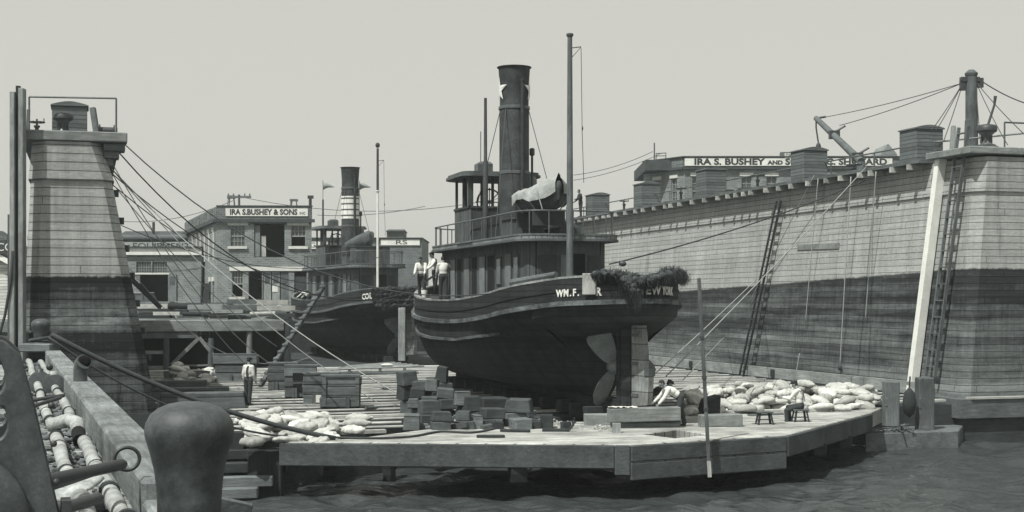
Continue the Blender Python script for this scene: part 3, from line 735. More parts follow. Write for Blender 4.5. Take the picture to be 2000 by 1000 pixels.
def tug(label, loc, second=False):
    o = thing('tugboat', label, 'tugboat', loc, yaw(loc))
    NZ = 14
    ys = [-2.38,-2.2,-1.9,-1.5,-1,-0.5,0,0.5,1,1.595,1.6,2.2,3,4,5,6,7.5,9,10.5,12,13.5,15,16.5,18,19.2,20.4,21.4,22.3,23,23.5,23.8]
    rings = []
    for y in ys:
        z0, z1 = bot(y), guard_z(y); r = []
        for i in range(NZ+1):
            h = i/NZ; r.append((half(y, h), y, z0+(z1-z0)*h))
        rings.append(r+[(-x, yy, z) for x, yy, z in reversed(r)])
    b = MB(); b.loft(rings); hull = b.build('hull', 'hull', o, smooth=True)
    # bulwark: thin shell above the guard with a flat rail cap
    ys2 = [-2.4+0.015]+[-2.4+6.4*(i/14)**2 for i in range(1, 15)]+[5.5,7,9,11,13,14.5]+[14.5+9.3*(1-(1-i/14)**2) for i in range(1, 15)]
    def side(y): return max(0.03, beam(y))
    rim = [(side(y), y) for y in ys2]; rim = rim+[(-x, y) for x, y in reversed(rim)]
    def wall(zlo, zhi, off0, off1):
        q = MB(); n = len(rim); c = []
        po = offset_poly(rim, off1); pi = offset_poly(rim, off0)
        for (x, y), (xi, yi) in zip(po, pi):
            c.append([(xi, yi, zlo(y)), (x, y, zlo(y)), (x, y, zhi(y)), (xi, yi, zhi(y))])
        c.append(c[0]); q.loft(c, caps=False); return q
    bw_ = wall(lambda y: guard_z(y)-0.02, lambda y: sheer(y), -0.10, 0.02).build('bulwark', 'bulwark', hull, smooth=True)
    wall(lambda y: sheer(y)+0.002, lambda y: sheer(y)+0.07, -0.16, 0.03).build('rail_cap', 'cap' if not second else 'mid_y', hull, smooth=True)
    wall(lambda y: guard_z(y)-0.13, lambda y: guard_z(y)+0.02, 0.01, 0.15).build('guard', 'guard' if not second else 'mid_y', hull, smooth=True)
    wall(lambda y: guard_z(y)+0.33, lambda y: guard_z(y)+0.40, 0.0, 0.05).build('moulding', 'bulwark', hull, smooth=True)
    # lower fender strake, port and starboard, ending short of the stern
    for s in (-1, 1):
        q = MB(); c = []
        for i in range(33):
            y = 5.2+18.3*i/32; z = guard_z(y)-0.66-0.1*math.sin(i/32*3); hh = (z-bot(y))/(guard_z(y)-bot(y)); x = half(y, hh)
            c.append([(s*(x-0.06), y, z-0.06), (s*(x+0.11), y, z-0.05), (s*(x+0.11), y, z+0.05), (s*(x-0.06), y, z+0.06)])
        q.loft(c); q.build('lower_guard', 'guard' if not second else 'mid_y', hull, smooth=True)
    b = MB(); b.prism([(p[0]*0.985, p[1]) for p in offset_poly(rim, -0.12)], 0, 0.04)
    for i, p in enumerate(b.v):
        p.z += guard_z(p.y)+0.04
    b.build('deck', 'mid_y', hull)
    # keel, stern frame, rudder, propeller
    b = MB(); b.box(-0.16, 0.16, -0.25, 21, 0.4, 0.72); b.box(-0.15, 0.15, -0.2, 0.12, 0.4, 3.0); b.build('keel', 'hull', hull)
    ru = thing_part('rudder', 'rudder', o)
    ru.location = (0, -0.32, 0)
    ru.rotation_euler = (0, 0, R(22))
    shp = [(0.02,0.5),(-1.12,0.62),(-1.18,1.5),(-0.96,1.75),(-0.96,2.2),(-0.86,3.1),(0.02,3.12)]
    b = MB(); b.loft([[(-0.11,y,z) for y,z in shp], [(0.11,y,z) for y,z in shp]])
    me = b.build('tmp', 'rudder', fixn=True); ru.data = me.data; bpy.data.objects.remove(me)
    b = MB(); b.box(-0.14,0.14,-1.21,-1.0,1.52,1.74); b.tube([(0,0,3.05),(0,0,3.6)], 0.12, 10)
    b.build('strap', 'steel', ru)
    for z in (0.9, 1.9, 2.8): b = MB(); b.box(-0.135,0.135,-0.7,-0.401,z-0.05,z+0.05); b.build('strap', 'steel', ru)
    b = MB(); b.box(-0.16,0.16,-0.40,0.05,0.5,3.14); b.build('stock', 'hull', ru)
    pr = MB(); pr.m = Matrix.Translation((0, 0.62, 1.72)) @ Matrix.Rotation(R(90), 4, 'X')
    pr.lathe([(0.1,-0.42),(0.2,-0.3),(0.24,0.1),(0.15,0.35),(0.03,0.42)], 16)
    prop = pr.build('propeller', 'bronze', o, smooth=True)
    for k in range(3):
        rg = []
        for i in range(9):
            r = 0.18+1.2*i/8; t_ = i/8; wdt = (0.14+0.62*t_**0.75)*(1 if t_ < 0.8 else 1-((t_-0.8)/0.24)**2); tw = R(62-34*i/8)
            ring = []
            for j in range(8):
                t = -1+2*(j if j < 4 else 7-j)/3; th = (0.035-0.022*i/8)*(1 if j < 4 else -1)*(1-t*t*0.85)
                cx, cz = t*wdt*math.sin(tw)+th*math.cos(tw), -t*wdt*math.cos(tw)+th*math.sin(tw)
                ring.append((cx, r, cz))
            rg.append(ring)
        q = MB(Matrix.Translation((0,0.62,1.72)) @ Matrix.Rotation(R(90),4,'X') @ Matrix.Rotation(R(150-120*k),4,'Z'))
        q.loft([[(-p[0]*0.9, p[1], p[2]*0.6) for p in r_] for r_ in rg]); q.build('blade', 'bronze', prop, smooth=True)
    # deckhouse
    ol = outline(1.5, 1.62, 5.3, 19.0, 0.45, 1.5)
    b = MB(); b.prism(ol, 3.0, 6.06); dh = b.build('deckhouse', 'house', o, smooth=True)
    b = MB(); b.prism(offset_poly(ol, 0.03), 3.0, 4.05); b.build('coaming', 'house_dark', dh, smooth=True)
    bd = offset_poly(outline(1.5, 1.62, 5.1, 19.0, 0.6, 1.5), 0.42)
    b = MB(); b.prism(bd, 6.062, 6.17); bt = b.build('boat_deck', 'deckgrey', o, smooth=True)
    b = MB(); b.prism(offset_poly(bd, 0.05), 5.98, 6.06); b.build('moulding', 'mid_y', bt, smooth=True)
    b = MB(); b.prism(offset_poly(bd, 0.02), 6.175, 6.24, [offset_poly(bd, -0.1)]); b.build('edge_rail', 'mid_y', bt, smooth=True)
    # doors, windows and black plates painting dark openings along both sides
    for s in (-1, 1):
        for i, (y, wd, kind) in enumerate([(6.7,0.5,'w'),(7.7,0.75,'d'),(8.9,0.5,'w'),(10.0,0.8,'o'),(11.2,0.75,'d'),(12.4,0.55,'o'),(13.5,0.8,'d'),(14.7,0.55,'o'),(15.8,0.8,'d'),(17.0,0.5,'w')]):
            x = 1.5+0.12*(y-5.3)/13.7; z0, z1 = (3.35, 5.6) if kind != 'w' else (4.5, 5.45)
            q = MB(); q.box(x-0.02, x+0.03, y-wd/2-0.07, y+wd/2+0.07, z0-0.05, z1+0.08)
            if s < 0: q.v = [Vector((-p.x, p.y, p.z)) for p in q.v]
            f_ = q.build('door_frame' if kind != 'w' else 'window', 'house_dark', dh)
            q = MB(); q.box(x+0.032, x+0.05, y-wd/2, y+wd/2, z0, z1)
            if s < 0: q.v = [Vector((-p.x, p.y, p.z)) for p in q.v]
            q.build({'w':'pane','d':'door','o':'opening'}[kind], {'w':'glass','d':'panel','o':'black'}[kind], f_)  # black plates stand proud and paint the dark of open doors
    # aft wall: door, and a black plate painting the dark doorway
    for x, wd, z0, z1, mt_, nm in ((0.28,0.62,3.3,5.55,'black','doorway'),(-0.18,0.28,4.0,5.5,'panel','door')):
        b = MB(); b.box(x-wd/2, x+wd/2, 5.22, 5.29, z0, z1); b.build(nm, mt_, dh)
    for s, x0, x1 in ((-1,-1.15,-0.45),(1,0.72,1.2)):
        b = MB(); b.box(x0, x1, 5.245, 5.29, 3.95, 5.5); b.build('wall_panel', 'house_dark', dh)
    b = MB(); b.box(-1.1, 1.1, 5.19, 5.29, 3.86, 3.94); b.build('ledge', 'guard', dh)
    # rail of the boat deck
    rp = offset_poly(bd, -0.12); k = len(rp)
    rail = [(x, y, 7.05 if True else 0) for x, y in rp]
    b = MB(); b.tube(rail+[rail[0]], 0.03, 6, cap=False); rl = b.build('boat_deck_rail', 'steel', o, smooth='all')
    dist = 0; last = None
    for (x, y) in rp+rp[:1]:
        if last is not None:
            seg = (Vector((x,y))-last).length; m_ = max(1, int(round(seg/1.25)))
            if seg > 0.9:
                for j in range(m_):
                    p = last.lerp(Vector((x,y)), (j+0.5)/m_); b = MB(); b.tube([(p.x,p.y,6.2),(p.x,p.y,7.05)], 0.024, 6); b.build('stanchion', 'steel', rl)
            else:
                dist += seg
                if dist > 0.62: dist = 0; b = MB(); b.tube([(x,y,6.2),(x,y,7.05)], 0.024, 6); b.build('stanchion', 'steel', rl)
        last = Vector((x,y))
    # pilothouse with open windows
    y0, y1, hw = 14.0, 17.1, 1.36; zt = 9.0 if not second else 8.9
    ph = outline(hw, hw, y0, y1, 0.15, 0.7, 4)
    b = MB(); b.prism(ph, 6.175, 7.72); pl = b.build('pilothouse', 'house', o, smooth=True)
    b = MB(); b.prism(offset_poly(ph, 0.05), 7.70, 7.78, [offset_poly(ph, -0.06)]); b.build('sill', 'house_dark', pl)
    corners = [(-hw+.06,y0+.06),(hw-.06,y0+.06),(-hw+.06,y1-.75),(hw-.06,y1-.75),(-hw+.06,y0+1.15),(hw-.06,y0+1.15),(-0.35,y0+.06),(-0.75,y1-.2),(0.75,y1-.2),(0,y1-.04)]
    for x, y in corners:
        b = MB(); ww = 0.05 if abs(x) < hw-0.2 or abs(y-y0) > 0.3 else 0.1; b.box(x-ww, x+ww, y-ww, y+ww, 7.78, zt); b.build('window_post', 'house_dark', pl)
    b = MB(); b.m = Matrix.Translation((0.1, y1-0.95, 8.1)) @ Matrix.Rotation(R(90),4,'X'); pts = [(0.55*math.cos(i*math.pi/12), 0.55*math.sin(i*math.pi/12), 0) for i in range(25)]
    b.tube(pts, 0.035, 6)
    for i in range(4): b.tube([(-0.62*math.cos(i*math.pi/4),-0.62*math.sin(i*math.pi/4),0),(0.62*math.cos(i*math.pi/4),0.62*math.sin(i*math.pi/4),0)], 0.022, 6)
    b.build('steering_wheel', 'iron', pl)
    ro = offset_poly(ph, 0.38); b = MB(); b.prism(ro, zt, zt+0.1); b.prism(offset_poly(ph, 0.30), zt+0.1, zt+0.2); b.build('roof', 'mid_y', pl, smooth=True)
    b = MB(); b.box(-0.75,-0.1,y0+0.9,y0+1.5,zt+0.2,zt+0.62); b.add([(-0.75,y0+0.9,zt+0.62),(-0.1,y0+0.9,zt+0.62),(-0.1,y0+1.5,zt+0.62),(-0.75,y0+1.5,zt+0.62),(-0.6,y0+1.0,zt+0.72),(-0.2,y0+1.0,zt+0.72),(-0.2,y0+1.4,zt+0.72),(-0.6,y0+1.4,zt+0.72)], [(0,1,5,4),(1,2,6,5),(2,3,7,6),(3,0,4,7),(4,5,6,7)])
    b.build('roof_box', 'steel', pl)
    if not second:
        b = MB(); b.tube([(-0.55,y0+1.2,zt+0.7),(-0.55,y0+1.2,zt+2.0)], 0.02, 6); b.build('staff', 'steel', pl)
    else:
        b = MB(); b.m = Matrix.Translation((-0.1, y0+2.0, zt+0.45)); b.tube([(0,0,-0.3),(0,0,0)],0.06,8); b.m = b.m @ Matrix.Rotation(R(-70),4,'X'); b.lathe([(0.16,-0.2),(0.22,0),(0.22,0.14)],12); b.build('searchlight','steel',pl,smooth=True)
    # smoke stack
    sy = 12.1; hs = 13.25 if not second else 13.05; r = 0.60
    b = MB(); b.lathe([(r*1.02,6.1),(r*1.02,9.0),(r,9.05),(r,11.6),(r*0.97,11.65),(r*0.965,hs-0.9),(r*1.06,hs-0.06),(r*1.16,hs-0.03),(r*1.16,hs),(r*0.95,hs),(r*0.93,hs-1.5)], 32, (0,sy,0))
    sk = b.build('smoke_stack', 'stack', o, smooth=True)
    for z in (9.0, 11.6):
        b = MB(); b.lathe([(r*1.02,z-0.07),(r*1.06,z-0.05),(r*1.06,z+0.05),(r*1.02,z+0.07)], 32, (0,sy,0)); b.build('band', 'steel', sk, smooth=True)
    b = MB(); a = R(-78); px_, py_ = (r+0.09)*math.cos(a), sy+(r+0.09)*math.sin(a)
    b.tube([(px_,py_,6.2),(px_,py_,hs-0.62)], 0.085, 10); b.lathe([(0.10,hs-0.68),(0.13,hs-0.6),(0.13,hs-0.55)],10,(px_,py_,0)); b.build('steam_pipe', 'stack', sk, smooth=True)
    b = MB(); b.tube([(r+0.12,sy-0.1,8.0),(r+0.12,sy-0.1,9.7)],0.05,8); b.lathe([(0.05,9.7),(0.11,9.74),(0.11,9.98),(0.05,10.02)],10,(r+0.12,sy-0.1,0)); b.build('whistle','iron',sk,smooth=True)
    def on_stack(shape, ang, z, name, mt_):
        q = MB(); vs = []; fs = []; n = len(shape); N = 10
        # fan with fine rings so the mark follows the round plate
        vs.append((0,0));
        for k in range(1, N+1): vs += [(x*k/N, y*k/N) for x, y in shape]
        for i in range(n): fs.append((0, 1+i, 1+(i+1)%n))
        for k in range(N-1):
            for i in range(n): fs.append((1+k*n+i, 1+(k+1)*n+i, 1+(k+1)*n+(i+1)%n, 1+k*n+(i+1)%n))
        rr = r*1.0+0.035
        q.add([(rr*math.cos(ang+x/rr), sy+rr*math.sin(ang+x/rr), z+y) for x, y in vs], fs); return q.build(name, mt_, sk)
    if not second:
        st = []
        for i in range(10):
            rad = 0.52 if i % 2 == 0 else 0.21; a = math.pi/2+i*math.pi/5; st.append((rad*math.cos(a), rad*math.sin(a)))
        for ang in (R(181), R(338)): on_stack(st, ang, 12.32, 'star', 'name_white')
        b = MB(); b.lathe([(r*0.985,11.75),(r*0.985,11.8)],32,(0,sy,0))
    else:
        b = MB(); b.lathe([(r+0.012,9.5),(r+0.012,11.05)],32,(0,sy,0))
        b.build('white_band', 'white_paint', sk, smooth=True)
        for z in (9.72, 10.12, 10.52, 10.9):
            b = MB(); b.lathe([(r+0.02,z-0.05),(r+0.02,z+0.05)],32,(0,sy,0)); b.build('stripe', 'steel', sk, smooth=True)
    for a in (40, 140, 220, 320):
        x, y = math.cos(R(a)), math.sin(R(a)); b = MB(); b.tube([(r*x, sy+r*y, 11.6),(1.8*x, sy+3.2*y, 6.25)], 0.016, 5); b.build('stay', 'iron', sk)
    # ventilators
    for x, y, h in ((0.95,13.2,2.55),(1.1,11.2,2.2)):
        q = MB(Matrix.Translation((x,y,6.17))); q.tube([(0,0,0),(0,0,h-0.1)],0.16,12); q.lathe([(0.2,h-0.35),(0.34,h-0.28),(0.34,h+0.12),(0.25,h+0.24)],16); q.build('ventilator', 'steel', o, smooth=True)
    # deck box abaft the stack, low skylight
    q = MB(); q.box(-1.15,0.15,8.6,10.0,6.175,6.95); bx = q.build('deck_box', 'house', o, bevel=0.02)
    q = MB(); q.box(-1.2,0.2,8.55,10.05,6.95,7.0); q.build('lid', 'deckgrey', bx)
    q = MB(); q.box(0.35,1.2,7.4,10.6,6.175,6.6); q.add([(0.35,7.4,6.6),(1.2,7.4,6.6),(1.2,10.6,6.6),(0.35,10.6,6.6),(0.77,7.5,6.85),(0.77,10.5,6.85)],[(0,1,4),(1,2,5,4),(2,3,5),(3,0,4,5)]); q.build('skylight','house_dark',o)
    # foremast, aft mast
    mx, my = (-0.95, 13.0) if not second else (-1.2, 15.0)
    ht = 12.1 if not second else 11.0
    q = MB(); q.tube([(mx,my,6.1),(mx,my,ht-2.6),(mx,my,ht-2.55),(mx,my,ht)], [0.12,0.11,0.075,0.06], 10); fm = q.build('foremast','house_dark',o,smooth=True)
    ay = 4.35; am = 13.2 if not second else 10.9
    q = MB(); q.tube([(-0.28,ay,3.6),(-0.28,ay,am-0.1)], [0.135,0.085] if not second else [0.085,0.07], 12); q.lathe([(0.1,am-0.1),(0.13,am-0.06),(0.13,am),(0.05,am+0.03)],10,(-0.28,ay,0))
    mm = q.build('aft_mast', 'mid_z' if not second else 'white_paint', o, smooth=True)
    if second:
        q = MB(); q.tube([(-0.28,ay,am),(-0.28,ay,am+2.7)],[0.085,0.075],10); q.ell((-0.28,ay,am+2.9),(0.15,0.15,0.17)); q.build('topmast','house_dark',mm,smooth=True); am += 2.4
    q = MB(); q.tube([(-0.28,ay,am-0.5),(0.1,ay-0.1,am-0.45)],0.02,6); q.tube([(-0.28,ay,am-0.9),(0.1,ay-0.1,am-0.46)],0.014,6); q.build('gaff_bracket','iron',mm)
    q = MB(); q.tube([(0.1,ay-0.1,am-0.5),(0.14,ay-0.1,am-3.4),(0.2,ay-0.1,8.0)],0.012,5); q.ell((0.15,ay-0.1,am-3.3),(0.03,0.03,0.08)); q.build('halyard','ropedark',mm)
    # bitts on the after deck
    for x in (-0.62, 0.3):
        q = MB(Matrix.Translation((x, 3.3, guard_z(3.3)))); q.lathe([(0.2,0),(0.17,0.5),(0.17,0.62),(0.25,0.66),(0.25,0.78),(0.15,0.8)],14); q.build('towing_bitt','mid_z',o,smooth=True)
    q = MB(); q.tube([(-0.62,3.3,guard_z(3.3)+0.4),(0.3,3.3,guard_z(3.3)+0.4)],0.09,8); q.build('cross_bar','mid_x',o)
    return o
def thing_part(name, mat, parent):
    me = bpy.data.meshes.new(name); o = bpy.data.objects.new(name, me); COL.objects.link(o); o.parent = parent; return o
def on_bulwark(tugo, s, y_start, size, z_off, sidex, mat='name_white'):
    """letters set one by one round the stern bulwark, port side start, running aft"""
    pts = []; N = 400
    for i in range(N+1):
        a = i/N; y = 6-8.39*math.sin(a*math.pi/2)**1.0 if False else 6-8.395*a
        pts.append(Vector((-beam(y), y)))
    pts += [Vector((-p.x, p.y)) for p in reversed(pts)]
    L_ = [0]
    for a, b in zip(pts, pts[1:]): L_.append(L_[-1]+(b-a).length)
    def at(d):
        for i in range(len(L_)-1):
            if L_[i+1] >= d:
                t = (d-L_[i])/max(1e-6, L_[i+1]-L_[i]); p = pts[i].lerp(pts[i+1], t)
                j0, j1 = max(0, i-9), min(len(pts)-1, i+9); return p, (pts[j1]-pts[j0]).normalized()
        return pts[-1], Vector((0,1))
    def pxof(p):
        q = TL(tugo.location, p.x, p.y, 0); return 1000+F*q.x/q.y
    d0 = next(L_[i] for i, p in enumerate(pts) if pxof(p) >= y_start)
    wid = {'M':1.0,'W':1.12,'.':0.42,' ':0.5,'I':0.4}
    bul = [c for c in kids(kids_named(tugo,'hull')) if c.name.startswith('bulwark')][0]
    for ch in s:
        wc = wid.get(ch, 0.8)*size
        if ch != ' ':
            p, t = at(d0+wc/2); n = Vector((t.y, -t.x))
            z = guard_z(p.y)+z_off+(0 if ch != '.' else 0)
            dz = (guard_z(at(d0+wc)[0].y)-guard_z(at(d0)[0].y))/wc
            m = facing((p.x+n.x*0.085 if False else p.x, p.y, z), (t.x, t.y)); nrm = Vector((m[0][2], m[1][2], 0))
            m.translation = Vector((p.x, p.y, z))+nrm*0.05
            text(ch, size*1.15, mat, bul, m, 'name_letter', 0.008, 'CENTER', 0.95, size*0.035)
        d0 += wc
def kids_named(o, nm): return [c for c in kids(o) if c.name.startswith(nm)][0]

YAW2 = AX+R(5)
TUG2 = D(17.4, 86.0+12.1, FLOOR)-Vector((-12.1*math.sin(YAW2), 12.1*math.cos(YAW2), 0))
def yaw(T): return YAW2 if (Vector(T)-TUG2).length < 0.01 else AX
def TL(T, x, y, z):
    a = yaw(T); return Vector(T)+Vector((x*math.cos(a)-y*math.sin(a), x*math.sin(a)+y*math.cos(a), z))
TUG1 = D(16.44, 43.1, FLOOR)
t1 = tug('nearer steam tug with white star on its tall black stack and open pilothouse', TUG1)
on_bulwark(t1, 'WM.F.', 1089, 0.275, 0.27, -1)
on_bulwark(t1, 'R', 1164, 0.31, 0.27, -1)
on_bulwark(t1, 'NEW YORK', 1240, 0.31, 0.27, -1)
t2 = tug('farther steam tug with white striped band on its stack and white mast', TUG2, True)
on_bulwark(t2, 'COL', 708, 0.42, 0.3, -1)

# lifeboats on the boat decks
def lifeboat(label, T, x, y, z, ln, cover, rz=0.0):
    o = thing('lifeboat', label, 'lifeboat', TL(T, x, y, z), yaw(T)+rz)
    rg = []; n = 15
    for i in range(n):
        t = -1+2*i/(n-1); bb = 0.78*max(0.02, 1-abs(t)**2.4); zs = 0.78+0.32*t*t; zk = 0.08+0.30*abs(t)**3
        rr = []
        for j in range(13):
            a = math.pi*j/12; rr.append((bb*math.cos(a)*(1 if True else 0), t*ln/2, zs-(zs-zk)*math.sin(a)**0.7))
        rg.append(rr)
    b = MB(); b.loft(rg, closed=False); h = b.build('hull', 'mid_y' if not cover else 'house_dark', o, smooth='all')
    md = h.modifiers.new('t', 'SOLIDIFY'); md.thickness = 0.04
    if cover:      # canvas thrown over a ridge pole, sagging, with hanging folds
        rg = []; nn = 26
        for i in range(nn):
            t = -0.98+1.98*i/(nn-1); rr = []
            ridge = 0.98+0.62*max(0, -t+0.05)**0.8*0.85+0.12*math.sin(2.2*t+1)
            bb = 0.80*max(0.10, 1-abs(t)**2.6)+0.08
            for j in range(19):
                s = -1+2*j/18
                f = abs(s); x_ = s*bb*1.02; z_ = ridge*(1-f**1.15)+(0.74+0.3*t*t)*f**1.15
                if f > 0.86: x_ = math.copysign(bb*1.03, s); z_ -= (f-0.86)*2.6*(0.9+0.35*math.sin(5.1*t+s))
                nz = mnoise.noise(Vector((t*3.1, s*2.2, 1.7)))*0.07+mnoise.noise(Vector((t*9, s*5, 4)))*0.03
                nz += 0.05*abs(math.sin(t*8+s*2.5))*f; rr.append((x_+nz*0.6, t*ln/2*1.0, z_+nz))
            rg.append(rr)
        b = MB(); b.loft(rg, closed=False); cv = b.build('canvas_cover', 'canvas', o, smooth='all')
        for t in (-0.7, -0.35, 0.0, 0.4):
            for s in (-1, 1):
                bb = 0.80*max(0.10, 1-abs(t)**2.6)+0.12; b = MB(); b.tube([(s*bb, t*ln/2, 0.75),(s*0.45, t*ln/2-0.1, 0.12)], 0.022, 5); b.build('lashing', 'rope', o)
    else:
        b = MB()
        for t in (-0.45, 0, 0.45): b.box(-0.72*(1-abs(t)**2.4), 0.72*(1-abs(t)**2.4), t*ln/2-0.1, t*ln/2+0.1, 0.66, 0.70)
        b.build('thwart', 'mid_x', o)
    for t in (-0.45, 0.45):
        b = MB(); b.box(-0.6,0.6,t*ln/2-0.06,t*ln/2+0.06,-0.42,0.16); b.build('chock', 'house_dark', o)
    return o
lb = lifeboat('lifeboat under a sagging grey canvas on the nearer tug', TUG1, -0.55, 6.9, 7.0, 4.4, True)
lb2 = lifeboat('dark uncovered lifeboat slung on the farther tug behind its white mast', TUG2, -0.6, 7.6, 7.0, 5.0, False)
lb2.rotation_euler.x = R(-7)

# frayed rope fenders hung over the sterns
def shaggy(name, label, T, pts, n, ln, seed, droop=1.0, pale=0.1):
    random.seed(seed); o = thing(name, label, 'rope fender', T+Vector((0,0,0)), yaw(T))
    for part, mt_ in (('strands', 'moss'), ('pale_strands', 'grey_z')) if pale > 0.1 else (('strands', 'moss'),):
        b = MB(); m = int(n*(1-pale if pale > 0.1 else 1)) if part == 'strands' else int(n*pale)
        for i in range(m):
            k = random.random()*(len(pts)-1); a = Vector(pts[int(k)]); c = Vector(pts[min(len(pts)-1, int(k)+1)]); p = a.lerp(c, k-int(k))
            sp = Vector((random.gauss(0,0.1), random.gauss(0,0.1), random.gauss(0,0.08))); p = p+sp
            l = ln*random.uniform(0.35, 1.1)*(1 if part == 'strands' else 1.25)
            dv = Vector((random.gauss(0,0.32), random.gauss(-0.1,0.32), random.gauss(-0.9*droop,0.3))).normalized()
            q = p+dv*l*0.5; e = q+(dv+Vector((0,0,-1.0*droop))).normalized()*l*0.5
            wv = dv.orthogonal().normalized()*random.uniform(0.005,0.013)
            b.add([p-wv, p+wv, q+wv, q-wv, e], [(0,1,2,3),(3,2,4)])
        b.build(part, mt_, o)
    b = MB(); b.tube(pts, 0.15 if ln < 0.2 or droop > 1.2 else 0.08, 8)
    for i in range(46 if ln < 0.2 or droop > 1.2 else 90):
        k = random.random()*(len(pts)-1.001); p = Vector(pts[int(k)]).lerp(Vector(pts[int(k)+1]), k-int(k)); r_ = random.uniform(0.07,0.16); b.ell(p+Vector((random.gauss(0,.06),random.gauss(0,.06),random.gauss(0,.05))), (r_,r_,r_*0.8), 8, 6)
    b.build('rope_core', 'moss', o, smooth='all')
    return o
def rimpt(y, s, dz=0.0, off=0.12): x = -s*(beam(y)+off) if False else s*(beam(y)+off); return (x, y-0.1, sheer(y)+dz)
pts = [rimpt(-1.2,-1,0.1), rimpt(-1.9,-1,0.05), rimpt(-2.25,-1,-0.12), (-0.25,-2.6,sheer(-2.4)-0.2), (0.3,-2.6,sheer(-2.4)-0.05), rimpt(-2.1,1,0.12), rimpt(-1.5,1,0.14), rimpt(-0.6,1,0.12), rimpt(0.6,1,0.1)]
shaggy('rope_fender', 'shaggy frayed rope fender draped over the stern of the nearer tug', TUG1, pts, 9000, 0.24, 2, 1.0, 0.08)
pts = [(-0.75,-2.3,sheer(-2.4)-0.1), (-0.62,-2.45,sheer(-2.4)-0.35), (-0.5,-2.5,sheer(-2.4)-0.62)]
shaggy('hanging_fender', 'ragged pale strands hanging below the frayed fender on the near stern', TUG1, pts, 1600, 0.42, 5, 1.7, 0.3)
pts = []
for r_, dz_ in enumerate((-0.05, -0.4, -0.75, -1.05)):
    row = [rimpt(y_, -1, dz_, 0.16) for y_ in (-0.35-0.1*r_, -0.8, -1.2, -1.65, -2.0)]+[(-0.3,-2.62,sheer(-2)+dz_), (0.5,-2.6,sheer(-2)+dz_)]
    pts += row if r_ % 2 == 0 else row[::-1]
shaggy('rope_fender', 'big shaggy fender covering the stern of the farther tug', TUG2, pts, 9000, 0.34, 8, 1.0, 0.03)
# fender boards on the near stern
pt = rimpt(-0.95, -1); b = MB(); b.box(-0.06,0.06,-0.24,0.24,-0.55,0.12); o = b.build('fender_board', 'pale_z', bevel=0.02)
o.location = TL(TUG1, pt[0]+0.04, -1.08, sheer(-0.95)); o.rotation_euler = (0,0,AX+R(40)); tag(o, 'pale upright board hung over the stern rail beside the letter R', 'board')
b = MB(); b.tube([(0,0,0),(0.9,-2.0,0.25)], [0.13,0.1], 8); o = b.build('log_fender', 'mid_y', smooth=True); o.location = TL(TUG1, -beam(2.6)-0.02, 3.0, sheer(2.6)+0.12); o.rotation_euler = (0,0,AX)
tag(o, 'short log lying along the stern rail of the nearer tug', 'log')
# pennants of the farther tug
for x, y, z, lb_ in ((-1.2,15.0,11.0,'small pale pennant on the foremast of the farther tug'),(0.9,13.0,10.9,'small pale pennant right of the striped stack')):
    o = thing('pennant', lb_, 'flag', TL(TUG2, x, y, z), 0)
    b = MB(); b.tube([(0,0,-0.3 if x < 0 else -4.5),(0,0,1.35)], 0.02, 5); b.build('staff', 'iron', o)
    rg = []
    for i in range(9):
        t = i/8; h = 0.26*(1-t)+0.01; zz = 0.95+0.05*math.sin(t*5); rg.append([(t*0.8+0.02, 0.02*math.sin(t*7), zz-h), (t*0.8+0.02, 0.02*math.sin(t*7), zz+h)])
    b = MB(); b.loft(rg, closed=False, caps=False); f_ = b.build('cloth', 'canvas', o, smooth='all')
    md = f_.modifiers.new('t', 'SOLIDIFY'); md.thickness = 0.012
o = thing('deck_cabin', 'square dark board cabin abaft the lifeboat of the farther tug', 'cabin', TL(TUG2, -0.55, 5.2+0.9, 6.2), YAW2)
b = MB(); b.box(-0.9,1.4,-0.7,0.7,0,1.15); b.build('body', 'house', o); b = MB(); b.box(-0.95,1.45,-0.75,0.75,1.15,1.2); b.build('roof', 'mid_x', o)

# ------------------------------------------------------------------ blocks and shores in the dock
random.seed(31)
def block(label, loc, sx, sy, sz, rz, mat='mid_x', name='keel_block', cat='timber block', group=None, rx=0.0, ry=0.0, taper=0.0):
    b = MB(); b.box(-sx/2, sx/2, -sy/2, sy/2, 0, sz)
    if taper:
        for p in b.v:
            if p.z > sz*0.5: p.x *= 1-taper
    for p in b.v: p += Vector((random.uniform(-1,1)*sx, random.uniform(-1,1)*sy, random.uniform(-1,1)*sz*(1 if p.z > 0 else 0)))*0.035
    o = b.build(name, mat, bevel=0.025); o.location = loc; o.rotation_euler = (rx, ry, rz)
    return tag(o, label, cat, group)
for T, nm in ((TUG1, 'nearer'), (TUG2, 'farther')):
    for i in range(13):
        block('dark timber block in the row under the keel of the %s tug' % nm, TL(T, random.uniform(-0.08,0.08), 1.2+1.6*i, 0.0), 1.5, 0.42, 0.42, yaw(T), 'dark_x', group='keel blocks under the %s tug' % nm)
